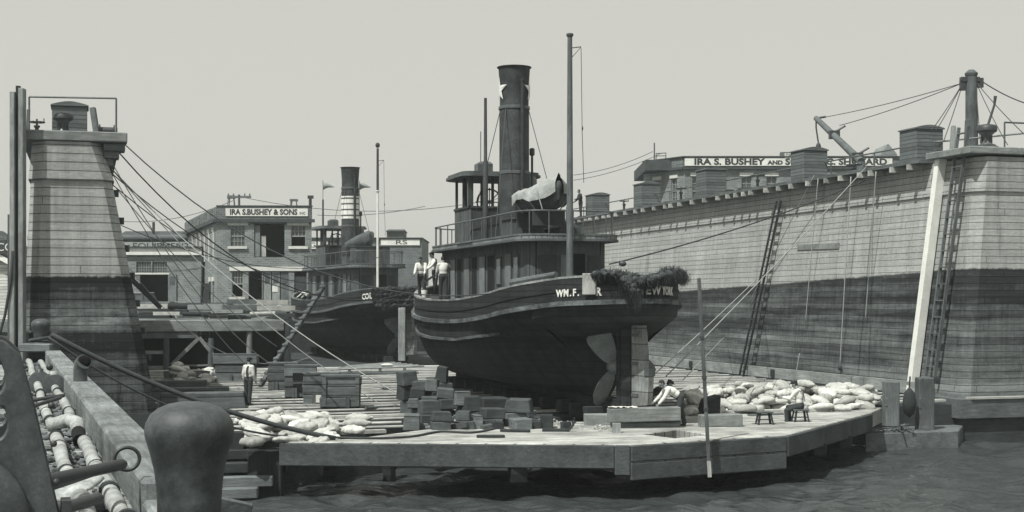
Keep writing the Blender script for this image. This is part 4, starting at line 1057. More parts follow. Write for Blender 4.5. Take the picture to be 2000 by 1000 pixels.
# plank faced bilge cribs on the left, each sized from the photograph
cribs = [(417,500,745,694,0.35,'plank faced crib farthest left under the quay'),(521,582,763,711,0.5,'dark crib right of the standing man'),
         (556,622,776,716,0.45,'crib with dark painted hollow panels in the middle of the row'),(592,662,790,731,0.45,'crib with a white square mark on its face'),(628,703,796,736,0.4,'nearest plank faced crib before the sandbags')]
for i, (x0, x1, y1, y0, dp, lab) in enumerate(cribs):
    p = G((x0+x1)/2, y1, FLOOR-0.03); s = F/p.y; wd = (x1-x0)/s; hh = (y1-y0)/s
    o = thing('bilge_crib', lab, 'timber crib', p, R(5), 'plank faced cribs')
    nb = 3 if hh > 0.7 else 2; z = 0
    for kk in range(nb):
        b = MB(); j = random.uniform(-0.07,0.07); b.box(-wd/2+j, wd/2+random.uniform(-0.1,0.05), random.uniform(-0.03,0.03), dp+0.5, z, z+hh/nb-0.012); z += hh/nb
        for p_ in b.v: p_ += Vector((random.uniform(-.03,.03), random.uniform(-.02,.02), random.uniform(-.012,.0)))
        b.build('baulk', 'crib', o, bevel=0.025)
    b = MB(); b.box(-wd/2-0.02, wd/2+0.02, -0.04, 0.16, hh, hh+0.09); b.build('cap', 'mid_x', o, bevel=0.02)
    for xx in ((-wd/2+0.1, wd/2-0.1) if i == 4 else ()):
        b = MB(); b.box(xx-0.07, xx+0.07, -0.05, -0.002, 0.05, hh*0.97); b.build('batten', 'crib', o)
    if i == 2:
        for z in (0.2, 0.55): b = MB(); b.box(-0.35,0.35,-0.012,-0.002,hh*z,hh*z+0.3); b.build('painted_recess', 'black', o)  # thin black plates paint the shade of hollow panels
    if i == 3: b = MB(); b.box(-0.25,-0.02,-0.06,-0.004,0.08,0.36); b.box(-0.02,0.0,-0.06,-0.004,0.08,0.36); b.build('mark', 'white_paint', o)
    for t in range(2):
        q = MB(); x = random.uniform(-wd*0.3, wd*0.3); q.box(x-0.06,x+0.06,-0.07,-0.003,0.0,0.38); q.build('wedge', 'mid_z', o)
for i, (px, py, w_, h_, lab) in enumerate([(345,765,2.6,0.5,'low timber baulk left of the far sandbags'),(388,775,2.6,0.4,'second low baulk below the far sandbags'),(340,785,3.2,0.55,'dark baulk beside the foot of the left wing wall'),(395,798,3.0,0.6,'wide dark plank panel lying at the lower left of the floor'),(365,742,2.2,0.45,'small baulk at the foot of the left wall')]):
    block(lab, G(px, py, FLOOR-0.1), w_, 0.5, h_, AX*0.6, 'crib' if i > 1 else 'mid_x', 'timber_baulk', 'timber', 'baulks along the left wall')
# stacked bilge blocks near the forefoot of the nearer tug
stack_ = [(x,y,w_*0.84,h_*0.8,r_,z_,{'grey_x':'mid_x','pale_x':'mid_x','mid_x':'fascia'}.get(m_,m_)) for x,y,w_,h_,r_,z_,m_ in [(808,835,42,34,0,0,'mid_x'),(862,838,58,44,6,0,'mid_x'),(845,815,66,42,-3,0,'fascia'),(900,800,36,46,4,0,'mid_x'),(868,790,42,40,18,0.2,'grey_x'),
          (838,795,52,26,2,0,'mid_x'),(825,765,40,28,-14,0.5,'grey_x'),(848,768,34,36,12,0,'grey_x'),(866,752,34,46,24,0,'grey_x'),(815,780,34,28,8,0,'mid_x'),
          (800,750,36,34,-20,0,'grey_x'),(905,836,44,42,0,0,'mid_x'),(958,826,50,36,2,0,'mid_x'),(918,802,36,36,-2,0,'pale_x'),(970,806,62,38,3,0,'mid_x'),(930,832,30,28,0,0,'dark_x'),(1006,806,60,34,0,0,'dark_x'),(1068,828,34,24,0,0,'grey_x'),(1010,838,50,26,0,0,'dark_x')]]
adj = ['lowest at left','lowest in the middle','broad','tall right','tilted pale','flat','small tipped','upright','topmost leaning','far left','pale leaning at far left','squat at right','long low at right','pale capped','longest pale faced','small dark','dark shaded','lone pale','dark long']
for i, (px, py, wpx, hpx, rot, z, mt_) in enumerate(stack_):
    Y = G(px, 838 if py > 800 else 828, FLOOR).y+(838-py)*0.05
    s = F/Y; p = P(px, py, Y); top_z = p.z+hpx/s; p.z = FLOOR-0.05; hpx = (top_z-p.z)*s; rot *= 0.3
    tot = hpx/s; nn = 1 if tot < 0.55 else (2 if tot < 1.0 else 3); z_ = p.z; th = tot/nn
    for kk in range(nn):
        ww = wpx/s*random.uniform(0.72, 1.12); q = p+Vector((random.uniform(-.12,.12), random.uniform(-.1,.1), 0)); q.z = z_
        nm = adj[i] if kk == nn-1 else adj[i]+(' bottom' if kk == 0 else ' middle')
        block('%s timber block in the jumble under the nearer tug' % nm, q, ww, random.uniform(0.35, 0.75), th*0.985, AX*0.5+random.uniform(-.35,.35), random.choice([mt_, 'fascia', 'fascia', 'crib', 'dark_x']), 'bilge_block', 'timber block', 'jumbled bilge blocks', ry=R(rot if kk == nn-1 else 0)+random.uniform(-.02,.02), taper=random.choice((0, 0.1, 0.18)))
        z_ += th
    if rot:
        pass
random.seed(63)
for i in range(26):
    px = random.uniform(795, 1060); py = random.uniform(812, 838); p = G(px, py, FLOOR); w_ = random.uniform(0.15, 0.5)
    b = MB(); b.box(-w_, w_, -0.12, 0.12, 0, random.uniform(0.08, 0.26)); o = b.build('wedge_block', random.choice(['fascia','mid_x','dark_x','grey_x']), bevel=0.015); o.location = p; o.rotation_euler = (0, random.uniform(-.2,.2), random.uniform(-.6,.6))
    tag(o, 'small loose wedge block lying among the bilge blocks', 'wedge block', 'loose wedge blocks')
for i in range(16):
    px = random.uniform(300, 800); py = random.uniform(735, 800); p = G(px, py, FLOOR); l = random.uniform(0.4, 1.4)
    b = MB(); b.bar((0,0,0.04), (l, 0.05, 0.05), 0.14, 0.05); o = b.build('loose_board', random.choice(['pale_x','grey_x','mid_x'])); o.location = p; o.rotation_euler = (0,0,random.uniform(-.7,.7))
    tag(o, 'loose scrap board lying on the dock floor near the cribs', 'board', 'loose boards on the dock floor')
# long squared beams on the apron and block on it
def baulk(label, px0, px1, py, hpx, z, Y=None, mat='grey_x', dep=0.6, slope=0.0):
    p = G((px0+px1)/2, py, z) if Y is None else P((px0+px1)/2, py, Y); s = F/p.y
    b = MB(); l = (px1-px0)/s; b.box(-l/2, l/2, 0, dep, 0, hpx/s); o = b.build('squared_beam', mat, bevel=0.025); o.location = p; o.rotation_euler = (0, -R(slope), R(6))
    return tag(o, label, 'timber beam', 'squared beams on the apron')
baulk('upper long squared beam with white rag by the stooping men', 1190, 1332, 824, 27, 1.5, 43.6, 'grey_x', 0.5, 1)
baulk('lower beam lying under the long squared beam at the pool edge', 1196, 1330, 842, 17, 1.5, 43.75, 'mid_x', 0.45, 0)
baulk('grey beam behind the left end of the long squared beam', 1143, 1215, 836, 27, 1.5, 44.6, 'grey_x', 0.4, 0)
baulk('short grey squared beam between the pole and the stools', 1369, 1452, 834, 24, 1.5, None, 'grey_x', 0.45, 1)
b = MB(); b.box(-0.12,0.12,-0.1,0.1,0,0.28); o = b.build('prop_block', 'grey_z'); o.location = G(1204, 845, 1.5); tag(o, 'small prop under the left end of the long beam', 'prop')
b = MB(); b.box(-0.33,0.33,-0.3,0.3,0,0.58); 
for p in b.v:
    if p.z > 0.3: p.x = p.x*0.8+0.1; p.z += p.x*0.3
o = b.build('crate_block', 'dark_x', bevel=0.04); o.location = G(1383, 810, 1.5); o.rotation_euler = (0,0,R(12)); tag(o, 'dark cut block in front of the sandbags beside the pole', 'timber block')
b = MB(); b.bar((0,0,0),(5.2,1.3,0.05),0.25,0.12); o = b.build('long_plank', 'pale_x', bevel=0.01); o.location = G(1336, 808, 1.52); tag(o, 'long pale plank lying in front of the right sandbags', 'plank')
b = MB(); b.bar((0,0,0),(1.1,0.3,0.02),0.25,0.05); o = b.build('plank_end', 'mid_x'); o.location = G(1463, 811, 1.78); tag(o, 'dark plank resting on the empty low stool', 'plank')
# white rag with hanging corner
rg = []; random.seed(9)
for i in range(13):
    r_ = []
    for j in range(7):
        x, y = -0.45+0.9*i/12, -0.12+0.36*j/6; r_.append((x, y, 0.03+0.07*abs(mnoise.noise(Vector((x*7,y*9,0.4))))))
    rg.append(r_)
b = MB(); b.loft(rg, closed=False, caps=False); o = b.build('rag', 'shirt', smooth='all'); o.modifiers.new('t','SOLIDIFY').thickness = 0.012; o.location = P(1217, 798, 43.7); tag(o, 'crumpled white rag lying on the long squared beam', 'rag')
# staging raft under the farther tug's stern, shores
o = thing('work_punt', 'flat work punt with poles lying behind the cribs', 'punt', G(735, 742, 1.2)+Vector((0,0,0)), R(6))
b = MB(); b.box(-2.1,2.0,-0.6,0.9,0.0,0.35); b.box(-2.3,2.2,-0.65,0.95,0.35,0.42); b.build('hull', 'crib', o)
for k in range(6):
    b = MB(); z = 0.62+0.03*k; y = -0.5+0.2*k; b.tube([(-2.4+0.2*k,y,z-0.05),(2.5-0.3*k,y+0.1,z+0.12)],0.05,6); b.build('pole', 'grey_x', o)
for x in (-1.4, 0.2, 1.5): b = MB(); b.box(x-0.07,x+0.07,-0.5,0.7,0.42,0.6); b.build('bearer','mid_y',o)
b = MB(); b.ell((0.6,-0.3,0.8),(0.34,0.12,0.08)); x = b.build('rag', 'shirt', smooth='all'); x.location = o.location; tag(x, 'white rag lying on the poles of the work punt', 'rag')
b = MB(); b.box(-0.17,0.17,-0.17,0.17,0,2.6); o = b.build('timber_shore', 'grey_z', bevel=0.02); o.location = P(785, 705, 70); tag(o, 'pale upright timber shore between the two tugs', 'shore')
# notched rack leaning by the crib
o = thing('notched_rack', 'long notched timber rack leaning towards the farther tug', 'rack', G(508, 755, FLOOR))
e = P(632, 560, 70)-o.location
b = MB(); b.bar((0,0,0), e, 0.17, 0.17); b.build('beam', 'mid_x', o)
for i in range(15): q = e*((i+0.6)/15); b = MB(); b.m = Matrix.Translation(q); b.ell((0,0,0.1),(0.16,0.12,0.11),8,6); b.build('knob', 'mid_x', o, smooth='all')
# hose and odds on the apron
pts = [G(560,852,1.5), G(700,858,1.5), G(800,855,1.5), G(860,845,1.5), G(920,847,1.5), G(968,838,1.5), G(990,826,1.5)+Vector((0,0,0.15)), G(1010,820,1.5)+Vector((0,0,0.25)), G(1035,826,1.5)+Vector((0,0,0.12)), G(1044,836,1.5)]
def smoothpath(p, k=5):
    out = []
    for i in range(len(p)-1):
        a = p[max(0,i-1)]; b_ = p[i]; c = p[i+1]; d_ = p[min(len(p)-1,i+2)]
        for j in range(k):
            t = j/k; out.append(0.5*((2*b_)+(c-a)*t+(2*a-5*b_+4*c-d_)*t*t+(3*b_-a-3*c+d_)*t**3))
    return out+[p[-1]]
b = MB(); b.tube([p+Vector((0,0,0.035)) for p in smoothpath(pts)], 0.035, 6); o = b.build('hose', 'ropedark', smooth='all'); tag(o, 'dark hose snaking along the apron to a block', 'hose')
random.seed(12)
for i, (px, py, l, lab) in enumerate([(972,838,0.35,'small dark scrap at the bend of the hose'),(993,832,0.3,'dark scrap between the hose and the keel'),(1012,831,0.3,'chip of dark timber behind the hose loop'),(1044,837,0.4,'dark block at the end of the hose'),(1005,844,0.9,'short dark stick lying on the apron'),(958,855,0.8,'dark stick nearest the apron front edge'),(1085,843,0.8,'curled dark scrap right of the hose'),(1106,838,0.3,'bent iron dog standing on the apron')]):
    b = MB(); h = 0.22 if l < 0.5 else 0.08; b.bar((-l/2,0,h/2),(l/2,0.1,h/2),0.16,h); 
    if i in (6, 7): b.tube([(l/2,0,0.05),(l/2+0.12,0.02,0.2),(l/2+0.1,0,0.34)],0.04,6)
    o = b.build('timber_scrap', 'dark_x', bevel=0.02); o.location = G(px, py, 1.503); o.rotation_euler = (0,0,random.uniform(-0.4,0.4)); tag(o, lab, 'scrap')
b = MB()
for i in range(140):
    p = G(random.gauss(1080,22), random.gauss(829,2.5), 1.5) if i < 80 else G(random.gauss(1175,14), random.gauss(838,2), 1.5)
    a = random.uniform(0,6.3); l = random.uniform(0.05,0.16); p.z = 1.505+random.random()*0.05; b.bar(p, p+Vector((math.cos(a)*l, math.sin(a)*l, 0.03)), 0.05, 0.02)
o = b.build('wood_chips', 'pale_x'); o['kind'] = 'stuff'; o['label'] = 'pale wood chips scattered on the apron by the keel'; o['category'] = 'wood chips'
# gauge pole
pz = P(1365, 543, 39.72); pb = P(1386, 931, 39.72); b = MB(); d_ = pb-pz
b.bar(d_, (0,0,0), 0.095, 0.095); o = b.build('gauge_pole', 'mid_z', bevel=0.01); o.location = pz
b = MB(); b.bar(d_*0.92, d_*1.002, 0.1, 0.1); x = b.build('pole_tip', 'pale_z', o); tag(o, 'thin upright pole standing against the front of the apron', 'pole')
for k in (0.3, 0.5, 0.66): b = MB(); q = d_*k; b.m = Matrix.Translation(q); b.box(-0.06,0.06,-0.06,0.06,-0.04,0.04); b.build('lashing', 'ropedark', o)

# stools
def stool(label, loc, rz):
    o = thing('stool', label, 'stool', loc, rz, 'low stools on the apron')
    b = MB(); b.box(-0.25,0.25,-0.16,0.16,0.36,0.41); b.build('seat', 'mid_x', o, bevel=0.01)
    for x in (-1,1):
        for y in (-1,1): b = MB(); b.bar((x*0.24,y*0.14,0),(x*0.17,y*0.1,0.37),0.05,0.05); b.build('leg', 'dark_z', o)
        b = MB(); b.bar((x*0.215,-0.12,0.14),(x*0.215,0.12,0.14),0.03,0.03); b.build('stretcher', 'dark_x', o)
    b = MB(); b.bar((-0.2,0,0.15),(0.2,0,0.15),0.03,0.03); b.build('stretcher', 'dark_x', o)
    return o
stool('empty low wooden stool left of the seated man', G(1493, 829, 1.5), R(8))
stool('low wooden stool under the seated man', G(1563, 824, 1.5), R(12))

# ------------------------------------------------------------------ sandbags
def bag_mesh(seed):
    b = MB(); b.ell((0,0,0),(0.46,0.27,0.2),30,18)
    for p in b.v:
        p.x = math.copysign(abs(p.x/0.46)**0.8*0.44, p.x); p.y = math.copysign(abs(p.y/0.27)**0.85*0.27, p.y)
        t = abs(p.x)/0.46; q = mnoise.noise(Vector((p.x*3+seed*9, p.y*4, p.z*4)))
        p.y *= 1+0.18*q; p.z *= 1+0.25*q
        p.z += -0.05*(1-t)*0.4+0.03*mnoise.noise(Vector((p.x*8+seed, p.y*8, seed)))
        if p.z < -0.12: p.z = -0.12-(p.z+0.12)*0.1
        if p.x > 0.34 and seed % 2: p.y *= 0.62; p.z = p.z*0.7+0.02; p.x += (p.x-0.34)*0.7
        f = mnoise.noise(Vector((p.x*5, p.y*16, seed*3.3))); p.z += 0.045*f; p.y += 0.03*f; p.z += 0.03*mnoise.noise(Vector((p.x*13, p.y*13, seed*7.7)))
    o = b.build('sandbag', 'bag', smooth='all'); me = o.data; bpy.data.objects.remove(o)
    return me
bags = [bag_mesh(i) for i in range(12)]
def bag(p, rz, tilt, roll, label, group, sc=1.0):
    o = bpy.data.objects.new('sandbag', random.choice(bags)); COL.objects.link(o); o.location = p
    o.rotation_euler = (roll, tilt, rz); sc *= 0.92; o.scale = (sc*random.uniform(0.85,1.2), sc*random.uniform(0.8,1.1), sc*random.uniform(0.65,1.0))
    return tag(o, label, 'sandbag', group)
random.seed(77)
def heap(quad, layers, label, group, step=0.62, floor=FLOOR):
    """quad: ground corners (front-left, front-right, back-right, back-left); bags piled in broken courses"""
    a, b_, c, d_ = quad; n = 0
    for lay, (s0, s1, t0, t1, keep) in enumerate(layers):
        wd = (b_-a).length*(s1-s0); dp = ((d_-a).length)*(t1-t0); nx = max(1, int(wd/step/1.15)); ny = max(1, int(dp/step))
        for i in range(nx):
            for j in range(ny):
                if random.random() > keep: continue
                s = s0+(s1-s0)*(i+0.5+random.uniform(-.35,.35))/nx; t = t0+(t1-t0)*(j+0.5+random.uniform(-.3,.3))/ny
                p = a.lerp(b_, s).lerp(d_.lerp(c, s), t); p = p.copy(); p.z = floor+0.1+0.2*lay+random.uniform(-0.03,0.06)
                bag(p, random.uniform(0,6.28), random.uniform(-.32,.32), random.uniform(-.22,.22), label, group); n += 1
    return n
n1 = heap([G(470,866,1.5), G(650,862,1.5), G(672,812,1.5), G(458,806,1.5)], [(0,1,0,1,0.92),(0.02,0.92,0.05,0.9,0.6),(0.1,0.75,0.1,0.6,0.22)], 'pale sandbag in the heap on the near left floor', 'sandbags in the left heap', 0.66, 1.36)
for q in ((695,835,0.1),(690,848,0.2),(700,824,0.05)): bag(G(q[0], q[1], 1.45)+Vector((0,0,0.12)), q[2], 0, 0, 'flat sandbag at the right edge of the left heap', 'bags at the edge of the left heap')
qR = [G(1336,812,1.5), G(1716,803,1.5), G(1700,768,1.5), G(1340,766,1.5)]
n2 = heap(qR, [(0,1,0,0.5,0.9),(0.0,1,0.08,0.55,0.85),(0.0,0.97,0.2,0.6,0.7),(0.25,0.7,0.35,0.6,0.4)], 'pale sandbag in the long heap below the wing wall', 'sandbags in the right heap', 0.68)
n3 = heap([G(340,752,1.5), G(425,752,1.5), G(415,728,1.5), G(335,726,1.5)], [(0,1,0,1,0.5),(0,0.45,0.1,0.8,0.5),(0.02,0.25,0.3,0.8,0.5)], 'sandbag in the small far pile beside the left wall', 'sandbags in the far pile', 0.75)
print('bags', n1, n2, n3)
# ------------------------------------------------------------------ people
def capsule(b, p, q, r0, r1, n=10):
    p, q = Vector(p), Vector(q); b.tube([p, q], [r0, r1], n); b.ell(p, (r0,)*3, n, 6); b.ell(q, (r1,)*3, n, 6)
def person(label, loc, rz, lean=4, head=0, thigh=(3,-3), knee=(2,4), arm=((8,8,12),(8,8,12)), pelvis=None, top='shirt', legs='trouser', cap='cap', vest=False, braces=False, hold=None, group=None, scale=1.0):
    """faces local +Y. angles in degrees; arm = (forward, outward, elbow bend)"""
    o = thing('person', label, 'person', loc, rz, group); o.scale = (scale,)*3
    S, C = lambda a: math.sin(R(a)), lambda a: math.cos(R(a))
    feet = []; leg = []
    for k, s in ((0, -1), (1, 1)):
        hip = Vector((0.095*s, 0, 0)); kn = hip+Vector((0.015*s, S(thigh[k])*0.44, -C(thigh[k])*0.44)); a = thigh[k]-knee[k]
        an = kn+Vector((0, S(a)*0.42, -C(a)*0.42)); leg.append((hip, kn, an)); feet.append(an.z-0.075)
    pz = -min(feet) if pelvis is None else pelvis
    up_ = Vector((0, S(lean), C(lean))); fw = Vector((0, C(lean), -S(lean)))
    pel = Vector((0,0,pz)); wst = pel+up_*0.16; chs = pel+up_*0.36; nk = pel+up_*0.55
    rot = Matrix.Rotation(R(-lean), 3, 'X')
    leg = [[p+pel for p in l] for l in leg]
    ha = lean*0.75+head; hu = Vector((0, S(ha), C(ha))); hf = Vector((0, C(ha), -S(ha))); hc = nk+hu*0.165+hf*0.02; hrot = Matrix.Rotation(R(-ha), 3, 'X')
    arms = []
    for k, s in ((0, -1), (1, 1)):
        f, out, el = arm[k]; sh = chs+up_*0.125+Vector((0.185*s,0,0))
        d1 = Vector((s*S(out), S(f)*C(out), -C(f)*C(out))); e = sh+d1*0.295
        f2 = f+el; d2 = Vector((s*S(out)*0.3-s*0.12*min(1, el/60), S(f2), -C(f2))).normalized(); w_ = e+d2*0.255; arms.append((sh, e, w_, d2, s))
    b = MB()
    b.ell(pel+up_*0.03, (0.165,0.115,0.13), 14, 10, rot); b.ell(wst, (0.145,0.1,0.16), 14, 10, rot); b.ell(chs, (0.17,0.115,0.2), 14, 10, rot)
    capsule(b, chs+up_*0.13+Vector((-0.15,0,0)), chs+up_*0.13+Vector((0.15,0,0)), 0.065, 0.065); capsule(b, nk-up_*0.06, nk+hu*0.09, 0.062, 0.055)
    # head: skull, face, jaw, nose, brow, ears
    b.ell(hc+hu*0.02, (0.076,0.096,0.105), 16, 12, hrot); b.ell(hc-hu*0.055+hf*0.025, (0.056,0.068,0.062), 12, 8, hrot)
    capsule(b, hc+hf*0.092+hu*0.012, hc+hf*0.112-hu*0.03, 0.009, 0.014, 6); b.ell(hc+hf*0.082-hu*0.062, (0.024,0.012,0.007), 8, 6, hrot)
    b.ell(hc+hf*0.08+hu*0.03, (0.05,0.014,0.009), 8, 6, hrot)
    for s in (-1, 1): b.ell(hc+Vector((0.079*s,0,0))-hf*0.005, (0.011,0.02,0.032), 8, 6, hrot)
    for hip, kn, an in leg:
        capsule(b, hip, kn, 0.085, 0.056); capsule(b, kn, an, 0.056, 0.038); b.ell(kn.lerp(an, 0.3)+Vector((0,-0.015,0)), (0.052,0.055,0.1))
    fingers = []
    for sh, e, w_, d2, s in arms:
        capsule(b, sh, e, 0.052, 0.041); capsule(b, e, w_, 0.043, 0.028); b.ell(e.lerp(w_, 0.25), (0.044,0.044,0.06))
        side = d2.cross(Vector((1,0,0))).normalized() if abs(d2.x) < 0.9 else Vector((0,1,0)); nrm = d2.cross(side).normalized()
        pc = w_+d2*0.05; capsule(b, w_, pc-side*0.02, 0.024, 0.022, 8); capsule(b, w_, pc+side*0.02, 0.024, 0.022, 8); capsule(b, pc-side*0.026, pc+side*0.026, 0.017, 0.017, 8)
        fl = (0.062, 0.074, 0.069, 0.052); cn = nrm*(-s)
        for i in range(4):
            q = pc+side*(0.033-0.022*i)+d2*0.018; m1 = q+(d2*0.85+cn*0.35)*fl[i]*0.55; m2 = m1+(d2*0.4+cn*0.8)*fl[i]*0.5
            capsule(b, q, m1, 0.010, 0.009, 6); capsule(b, m1, m2, 0.009, 0.0075, 6)
        q = w_+d2*0.025+side*0.028; m1 = q+(side*0.75+d2*0.6)*0.034; m2 = m1+(d2*0.8+cn*0.5)*0.03; capsule(b, q, m1, 0.012, 0.01, 6); capsule(b, m1, m2, 0.01, 0.008, 6)
    body = merged(b, 0.009, 'body', 'skin', o, 2)
    for s in (-1, 1):
        e_ = MB(); e_.ell(hc+hf*0.089+hu*0.012+Vector((0.03*s,0,0)), (0.012,0.008,0.007), 8, 6, hrot); e_.build('eye', 'hair', o, smooth='all')
    # hair and cap
    b = MB(); b.ell(hc+hu*0.032-hf*0.012, (0.083,0.1,0.105), 16, 12, hrot)
    for p in b.v:
        d_ = p-hc
        if d_.dot(hf) > 0.03 and d_.dot(hu) < 0.07: p -= hf*0.05
        if d_.dot(hu) < -0.045: p += hu*0.03
    b.build('hair', 'hair', o, smooth='all')
    if cap:
        b = MB(); b.ell(hc+hu*0.085-hf*0.005, (0.098,0.118,0.055), 18, 10, hrot); b.ell(hc+hu*0.07+hf*0.11, (0.07,0.06,0.012), 14, 6, hrot); b.build('cap', 'jacket' if cap == 'cap' else cap, o, smooth='all')
    # shirt: torso, sleeves to the wrist or elbow
    b = MB(); b.ell(wst+up_*0.0, (0.168,0.124,0.17), 16, 10, rot); b.ell(chs, (0.19,0.133,0.21), 16, 10, rot); b.ell(chs-fw*0.03-up_*0.05, (0.165,0.12,0.2), 14, 10, rot)
    capsule(b, chs+up_*0.125+Vector((-0.155,0,0)), chs+up_*0.125+Vector((0.155,0,0)), 0.08, 0.08); capsule(b, nk-up_*0.07, nk-up_*0.015, 0.085, 0.068)
    for sh, e, w_, d2, s in arms:
        capsule(b, sh, e, 0.073, 0.06); end = w_.lerp(e, 0.12 if not hold else 0.3); capsule(b, e, end, 0.06, 0.047); b.ell(sh.lerp(e, 0.75), (0.07,0.068,0.06)); b.ell(e.lerp(end, 0.6), (0.056,0.06,0.05))
    merged(b, 0.013, 'shirt' if top == 'shirt' else 'jacket', top, o, 3)
    b = MB(); b.ell(pel+up_*0.02, (0.182,0.135,0.15), 16, 10, rot); b.ell(pel+up_*0.1, (0.165,0.123,0.07), 16, 8, rot)
    for hip, kn, an in leg:
        capsule(b, hip, kn, 0.107, 0.078); capsule(b, kn, an+Vector((0,0,0.03)), 0.078, 0.07); b.ell(an+Vector((0,0.0,0.02)), (0.075,0.085,0.05))
    merged(b, 0.013, 'trousers', legs, o, 3)
    for k, (hip, kn, an) in enumerate(leg):
        b = MB(); b.ell(an+Vector((0,0.01,-0.025)), (0.048,0.065,0.05)); b.ell(an+Vector((0,0.10,-0.045)), (0.05,0.12,0.036)); b.box(an.x-0.04, an.x+0.04, an.y-0.05, an.y+0.19, an.z-0.08, an.z-0.055)
        merged(b, 0.012, 'shoe', 'shoe', o, 2)
    if vest or braces:
        b = MB()
        def strip(pts, w0): b.loft([[p+Vector((-w0,0,0)), p+Vector((w0,0,0))] for p in pts], closed=False, caps=False)
        bk = lambda x, h, d=0.15: pel+Vector((x,0,0))+up_*h-fw*d
        if braces:
            for s in (-1, 1): strip([bk(0.10*s,0.12,0.15), bk(0.05*s,0.28,0.175), bk(-0.02*s,0.36,0.178), bk(-0.09*s,0.46,0.155), pel+Vector((-0.1*s,0,0))+up_*0.555], 0.018)
        if vest: strip([bk(0.06,0.1,0.15), bk(0.06,0.28,0.178), bk(0.06,0.42,0.165), bk(0.06,0.52,0.1)], 0.035)
        x = b.build('braces', 'jacket', o); x.modifiers.new('t','SOLIDIFY').thickness = 0.012
    return o
person('man in white shirt dark trousers and cap standing alone on the dock floor', G(485,791,1.5), R(-30), 2, 6, (2,-4), (2,3), ((-6,10,22),(4,7,20)), vest=True)
person('stooping man in dark jacket and cap beside the rudder', G(1272,829,1.5)+Vector((0.0,0.4,0)), R(-88), 70, -20, (16,-6), (22,6), ((55,8,20),(48,6,15)), top='jacket')
person('stooping man in white shirt bending over the long squared beam', G(1330,833,1.5)+Vector((0,0.1,0)), R(98), 62, -14, (14,-8), (14,4), ((30,6,12),(36,8,10)), cap=None, braces=False)
person('man in white shirt and braces sitting on a low stool seen from behind', G(1563,824,1.5), R(62), 10, 16, (72,84), (74,92), ((38,8,60),(34,8,65)), pelvis=0.50, braces=True, cap='jacket')
def on_tug(T, x, y, z): return TL(T, x, y, z)
person('man in white shirt leaning on the bow rail holding a bar, leftmost of three', P(824,583,62.7)+Vector((0,0,0.0)), R(170), 16, 22, (4,-4), (2,2), ((30,6,20),(26,6,25)), cap=None, hold=True, group='men on the nearer tug bow', scale=1.06)
person('man in dark cap and white shirt stretching an arm, middle of three on the bow', P(850,580,62.8)+Vector((0,0,0.1)), R(120), 10, 6, (4,-4), (2,2), ((40,6,15),(20,10,20)), hold=True, group='men on the nearer tug bow', scale=1.06)
person('bareheaded man in white shirt seen from behind, rightmost of three on the bow', P(866,586,60.8)+Vector((0,0,0.0)), R(10), 8, 6, (4,-4), (2,2), ((20,10,30),(20,62,40)), cap=None, group='men on the nearer tug bow', scale=1.06)
for q_, lab in ((P(824,583,62.7), 'leftmost'), (P(850,580,62.8)+Vector((0,0,0.1)), 'middle'), (P(866,586,60.8), 'rightmost')):
    yl = (q_-TUG1).dot(Vector((-SA,CA,0))); zb = TUG1.z+guard_z(yl)+0.06
    b = MB(); b.box(-0.3,0.3,-0.3,0.3,zb-q_.z,-0.01); x = b.build('deck_locker', 'mid_x', bevel=0.02); x.location = q_; x.rotation_euler = (0,0,AX); tag(x, 'low timber locker under the feet of the %s man at the tug bow' % lab, 'locker')
b = MB(); b.bar((0,0,0), (0.9,0.1,0.62), 0.09, 0.09); x = b.build('wooden_bar', 'dark_x'); x.location = P(822,556,62.3); tag(x, 'dark wooden bar held by the men at the tug bow', 'bar')
b = MB(); b.lathe([(0.11,0),(0.15,0.28),(0.15,0.3)], 14); x = b.build('bucket', 'white_paint', smooth=True); x.location = P(829,580,62.0); tag(x, 'pale bucket standing on the bow rail below the men', 'bucket')
person('man in white shirt bending over the rail of the farther tug', P(604,582,98.5)+Vector((0,0,-0.8)), R(60), 62, -10, (10,-6), (10,4), ((50,6,12),(46,8,10)), cap=None)
person('dark figure standing on the wing wall behind the nearer tug mast', P(1134,424,99.0)+Vector((0,0,0.0)), R(110), 6, 10, (3,-3), (2,4), ((30,10,50),(15,8,40)), top='jacket', cap=None, scale=1.08)

# ------------------------------------------------------------------ buildings
def frame(o, xd, yd):
    m = Matrix.Identity(4)
    for j in range(3): m[j][0] = Vector(xd)[j]; m[j][1] = Vector(yd)[j]
    return m
def panel(b, org, xd, nd, ln, z0, z1, openings, th=0.3):
    """wall from org along xd, outer face normal nd; openings (x0,x1,z0,z1) go right through"""
    org, xd, nd = Vector(org), Vector(xd), Vector(nd)
    xs = sorted({0, ln, *[o[0] for o in openings], *[o[1] for o in openings]}); zs = sorted({z0, z1, *[o[2] for o in openings], *[o[3] for o in openings]})
    pt = lambda x, z, d=0.0: org+xd*x-nd*d+Vector((0,0,z))
    for x0, x1 in zip(xs, xs[1:]):
        for a, c in zip(zs, zs[1:]):
            mx, mz = (x0+x1)/2, (a+c)/2
            if any(o[0] < mx < o[1] and o[2] < mz < o[3] for o in openings): continue
            b.add([pt(x0,a),pt(x1,a),pt(x1,c),pt(x0,c)], [(0,1,2,3)])
    for x0, x1, a, c in openings:
        b.add([pt(x0,a),pt(x1,a),pt(x1,c),pt(x0,c),pt(x0,a,th),pt(x1,a,th),pt(x1,c,th),pt(x0,c,th)], [(0,1,5,4),(1,2,6,5),(2,3,7,6),(3,0,4,7)])
